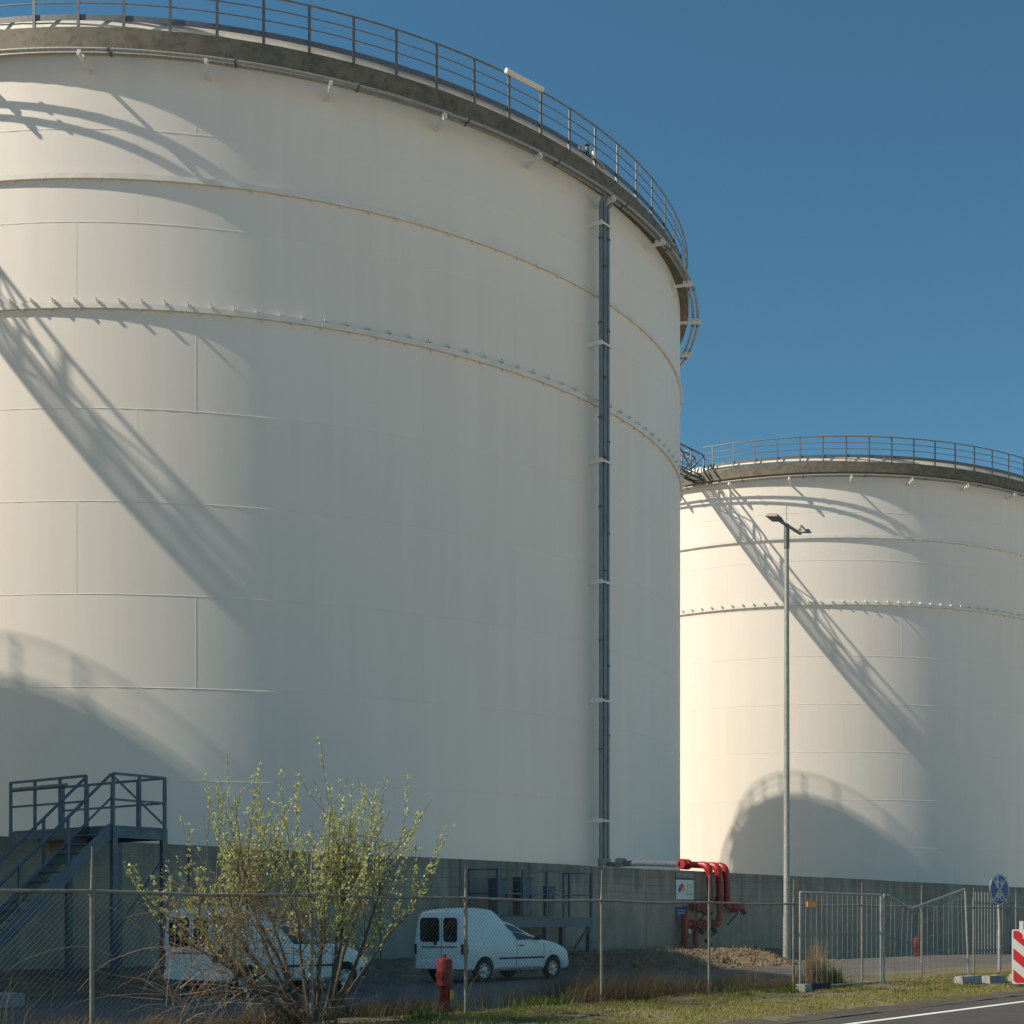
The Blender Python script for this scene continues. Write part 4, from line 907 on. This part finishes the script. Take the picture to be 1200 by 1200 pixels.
# azimuth in local x-y, rise angle, length, start offset
limbs = [(2, 38, 2.0, 0.25), (10, 52, 1.9, 0.2), (-10, 60, 1.8, 0.2), (176, 30, 2.2, -0.05), (188, 44, 2.1, -0.05), (168, 54, 1.9, 0.0), (95, 66, 1.7, 0.05), (-85, 62, 1.6, 0.1),
         (35, 66, 1.8, 0.2), (150, 68, 1.8, 0.0), (185, 74, 1.9, 0.0), (0, 76, 1.9, 0.25), (180, 20, 1.6, -0.1), (60, 84, 1.8, 0.1)]
for i, (az, el, L, off) in enumerate(limbs):
    d = (math.cos(R_(az)) * math.cos(R_(el)), math.sin(R_(az)) * math.cos(R_(el)), math.sin(R_(el)))
    pts = grow((off, 0, -0.1), d, L, 10, 0.02, 0.16); r0 = random.uniform(0.028, 0.046)
    tr.tube([sq(p) for p in pts], [r0 * (1 - 0.82 * k / 10) for k in range(11)], 7)
    for j in range(random.randint(10, 14)):
        f = random.uniform(0.45, 1.0); k = min(9, int(f * 10)); p = pts[k].lerp(pts[k + 1], min(1, f * 10 - k))
        dd = (pts[k + 1] - pts[k]).normalized() * 0.5 + Vector((random.uniform(-1, 1), random.uniform(-.9, .9), 0.35))
        q = grow(p, dd, random.uniform(0.35, 1.45) * (0.65 + 0.45 * math.sin(R_(el))), 9, 0.14, 0.12); tw.tube([sq(v) for v in q], [0.0065 * (1 - 0.08 * m_) for m_ in range(10)], 4, False)
        fam = [(q, 0.1)]
        for e in range(random.randint(1, 4)):
            kk = random.randint(1, 7); q2 = grow(q[kk], (q[kk + 1] - q[kk]).normalized() * 0.6 + Vector((random.uniform(-1, 1), random.uniform(-1, 1), 0.15)), random.uniform(0.12, 0.55), 5, 0.12, 0.12)
            tw.tube([sq(v) for v in q2], [0.004, 0.0035, 0.003, 0.003, 0.002, 0.002], 4, False); fam.append((q2, 0.0))
        dens = random.uniform(0.3, 1.0)
        for q_, st_ in fam:
            tot = sum((q_[m_ + 1] - q_[m_]).length for m_ in range(len(q_) - 1))
            for c_ in range(int(tot / 0.026 * dens)):          # leaves sit in little tufts along the shoot
                f2 = random.uniform(st_, 1.0) * (len(q_) - 1); k2 = min(len(q_) - 2, int(f2)); pp = sq(q_[k2].lerp(q_[k2 + 1], f2 - k2))
                for m_ in range(random.randint(2, 5)):
                    lv.append((pp + Vector((random.gauss(0, .011), random.gauss(0, .011), random.gauss(0, .009))), (q_[k2 + 1] - q_[k2]).normalized()))
# right-hand drooping sprays
for k in range(7):
    q = grow((random.uniform(0.6, 1.3), random.uniform(-0.4, 0.4), random.uniform(1.2, 2.0)), (1, random.uniform(-.3, .3), random.uniform(0.1, 0.9)), random.uniform(0.8, 1.5), 10, random.choice([-0.10, 0.05, 0.1]), 0.08)
    tw.tube([sq(v) for v in q], [0.010 * (1 - 0.07 * m_) for m_ in range(11)], 5, False)
    for m_ in range(int(50)):
        f2 = random.uniform(0.15, 1) * 10; k2 = min(9, int(f2)); lv.append((sq(q[k2].lerp(q[k2 + 1], f2 - k2)), (q[k2 + 1] - q[k2]).normalized()))
# tall bare shoots above the left side
for x in (-1.55, -1.25, -1.02, -0.95, -1.4):
    q = grow((x, random.uniform(-.2, .2), 1.0), (random.uniform(-.12, .12), 0, 1), random.uniform(0.9, 1.7), 10, 0.05, 0.11)
    tw.tube([sq(v) for v in q], [0.010 * (1 - 0.075 * m_) for m_ in range(11)], 5, False)
    for m_ in range(30): f2 = random.uniform(0.2, 1) * 10; k2 = min(9, int(f2)); lv.append((sq(q[k2].lerp(q[k2 + 1], f2 - k2)), Vector((0, 0, 1))))
tr.build('trunk', MT['bark'], bush, 60)
tw.build('twigs', MT['bark'], bush, 60)
leaf_mesh('crown', lv, MT['leaf'], bush, 0.018, 0.052)['kind'] = 'stuff'

# bare bramble canes left of the bush
random.seed(5)
bm = thing('bramble', W(10.35, -14.0, verge_z(10.35, -14.0)), ROT, 'tangle of bare arching reddish canes low at the left of the bush', 'bramble')
b = MB()
for k in range(300):
    x = random.gauss(0.7, 0.5); az = random.choice([180, 180, 170, 200, 0]) + random.uniform(-60, 60); el = random.uniform(-5, 75)
    d = (math.cos(R_(az)) * math.cos(R_(el)), math.sin(R_(az)) * math.cos(R_(el)), math.sin(R_(el)))
    q = grow((x, random.uniform(-.5, .5), random.uniform(0.1, 1.4)), d, random.uniform(0.5, 1.6), 14, random.uniform(-0.14, 0.06), 0.16)
    q = [Vector((v.x, v.y * 0.6, max(v.z, 0.02))) for v in q]
    b.tube(q, [0.0052 * (1 - 0.055 * m_) for m_ in range(15)], 4, False)
b.build('canes', MT['twig'], bm, 60)
lv = []

# grasses and weeds
def blades(name, label, cat, m, spots, hmin, hmax, wd, bendy=0.5, lean=0.25):
    b = MB()
    for (s, n, k) in spots:
        z = verge_z(s, n) if n > -19.3 else bank_z(s, n)
        p = W(s, n, z - 0.02); h = random.uniform(hmin, hmax) * k; a = random.uniform(0, 6.283); d = Vector((math.cos(a), math.sin(a), 0)); t = Vector((-d.y, d.x, 0)) * wd * 0.5
        l = random.uniform(0, lean) * h; mid = p + d * l * 0.4 + Vector((0, 0, h * 0.55)); top = p + d * (l + bendy * h * random.uniform(0, 0.6)) + Vector((0, 0, h))
        i = len(b.v); b.v += [tuple(p - t), tuple(p + t), tuple(mid + t * 0.8), tuple(mid - t * 0.8), tuple(top)]; b.f += [(i, i + 1, i + 2, i + 3), (i + 3, i + 2, i + 4)]
    o = b.build(name, m); tag(o, label, cat, None, 'stuff'); return o
random.seed(11)
sp = []
while len(sp) < 70000:
    s, n = random.uniform(8, 44), random.uniform(-13.7, -11.25)
    if vnoise(s * 0.55, n * 1.1, 31) * 0.6 + vnoise(s * 2.1, n * 2.1, 32) * 0.5 > 0.40: sp.append((s, n, 1.0))
blades('short_grass', 'short yellow-green grass on the sunny verge beside the road', 'grass', MT['grass'], sp, 0.03, 0.085, 0.012)
sp = []
while len(sp) < 9000:
    s, n = random.uniform(6, 46), random.uniform(-13.6, -11.15)
    if vnoise(s * 0.7, n * 1.0, 41) > 0.42: sp.append((s, n, 1.0))
blades('dead_grass', 'short bleached dead grass scattered over the verge', 'grass', MT['straw'], sp, 0.02, 0.07, 0.010)
sp = []
while len(sp) < 15000:
    s = random.uniform(4, 25.5); n = random.gauss(-14.5, 0.6)
    if not -17.0 < n < -13.5: continue
    c = vnoise(s * 0.8, n * 0.8, 51) * 0.7 + vnoise(s * 2.5, n * 2.5, 52) * 0.45
    bst = 1.1 if 14.9 < s < 22.5 else 0.7
    if c > 0.52: sp.append((s, n, (0.45 + 0.9 * (c - 0.4)) * bst))
blades('dry_weeds', 'dense brown dry grass and weeds along the foot of the fence', 'weeds', MT['dry'], sp, 0.12, 0.62, 0.010, 0.9, 0.9)
sp = []
while len(sp) < 420:
    s = random.uniform(5, 24); n = random.gauss(-14.6, 0.8)
    if -17 < n < -13.4 and vnoise(s * 1.2, n, 61) > 0.4: sp.append((s, n, 1.0))
blades('straw_stalks', 'scattered tall pale straw stalks standing among the fence weeds', 'weeds', MT['straw'], sp, 0.3, 0.9, 0.0045, 0.5, 0.6)
sp = []
for k in range(26):
    cs, cn = random.uniform(6, 23), random.gauss(-14.0, 0.45)
    for j in range(random.randint(20, 60)): sp.append((cs + random.gauss(0, 0.12), cn + random.gauss(0, 0.14), random.uniform(0.5, 1.1)))
blades('green_weeds', 'low green leafy weeds at the foot of the fence', 'weeds', MT['weed'], sp, 0.08, 0.26, 0.022, 0.7, 0.8)
sp = []
for j in range(260): sp.append((24.35 + random.gauss(0, 0.14), -13.75 + random.gauss(0, 0.16), random.uniform(0.5, 1.1)))
for j in range(240): sp.append((24.15 + random.gauss(0, 0.06), -13.75 + random.gauss(0, 0.06), random.uniform(0.9, 1.35)))
blades('reed_clump', 'tall straw-coloured reed clump beside the upright mesh panel', 'reeds', MT['straw'], sp, 0.35, 1.0, 0.008, 0.25, 0.4)
sp = [(24.75 + random.gauss(0, 0.16), -13.7 + random.gauss(0, 0.12), random.uniform(0.5, 1.0)) for j in range(260)]
blades('green_shrub', 'small green leafy plant beside the straw-coloured reeds', 'plant', MT['weed'], sp, 0.25, 0.58, 0.03, 0.4, 0.4)
sp = []
while len(sp) < 2600:
    s = random.uniform(30, 47); n = random.uniform(-30, -25)
    if bank_z(s, n) > 0.03 and vnoise(s * 1.5, n * 1.5, 71) > 0.5: sp.append((s, n, 1.0))
blades('bank_grass', 'sparse dry grass tufts on the brown dirt bank by the wall', 'grass', MT['straw'], sp, 0.05, 0.3, 0.012, 0.4, 0.5)
# stones and clods
def clods(name, label, cat, m, spots):
    b = MB()
    for s, n, r in spots:
        z = bank_z(s, n) if n < -19.3 else verge_z(s, n); c = W(s, n, z + r * 0.2); i = len(b.v)
        for v in ((1, 0, 0), (-1, 0, 0), (0, 1, 0), (0, -1, 0), (0, 0, 1), (0, 0, -1)): b.v.append(tuple(c + Vector(v) * r * random.uniform(0.6, 1.3) + Vector((random.uniform(-.3, .3), random.uniform(-.3, .3), random.uniform(-.3, .3))) * r))
        for f in ((0, 2, 4), (2, 1, 4), (1, 3, 4), (3, 0, 4), (2, 0, 5), (1, 2, 5), (3, 1, 5), (0, 3, 5)): b.f.append(tuple(i + q for q in f))
    tag(b.build(name, m), label, cat, None, 'stuff')
clods('dirt_clods', 'loose brown clods of earth heaped on the dirt bank', 'dirt', MT['dirt'], [(random.uniform(31, 47), random.uniform(-30, -24.6), abs(random.gauss(0.025, 0.025)) + 0.012) for k in range(7000)])
clods('verge_stones', 'small stones and crumbs of soil scattered on the verge', 'stones', MT['dirt'], [(random.uniform(8, 42), random.gauss(-12.2, 0.7), abs(random.gauss(0.008, 0.010)) + 0.006) for k in range(1800)])
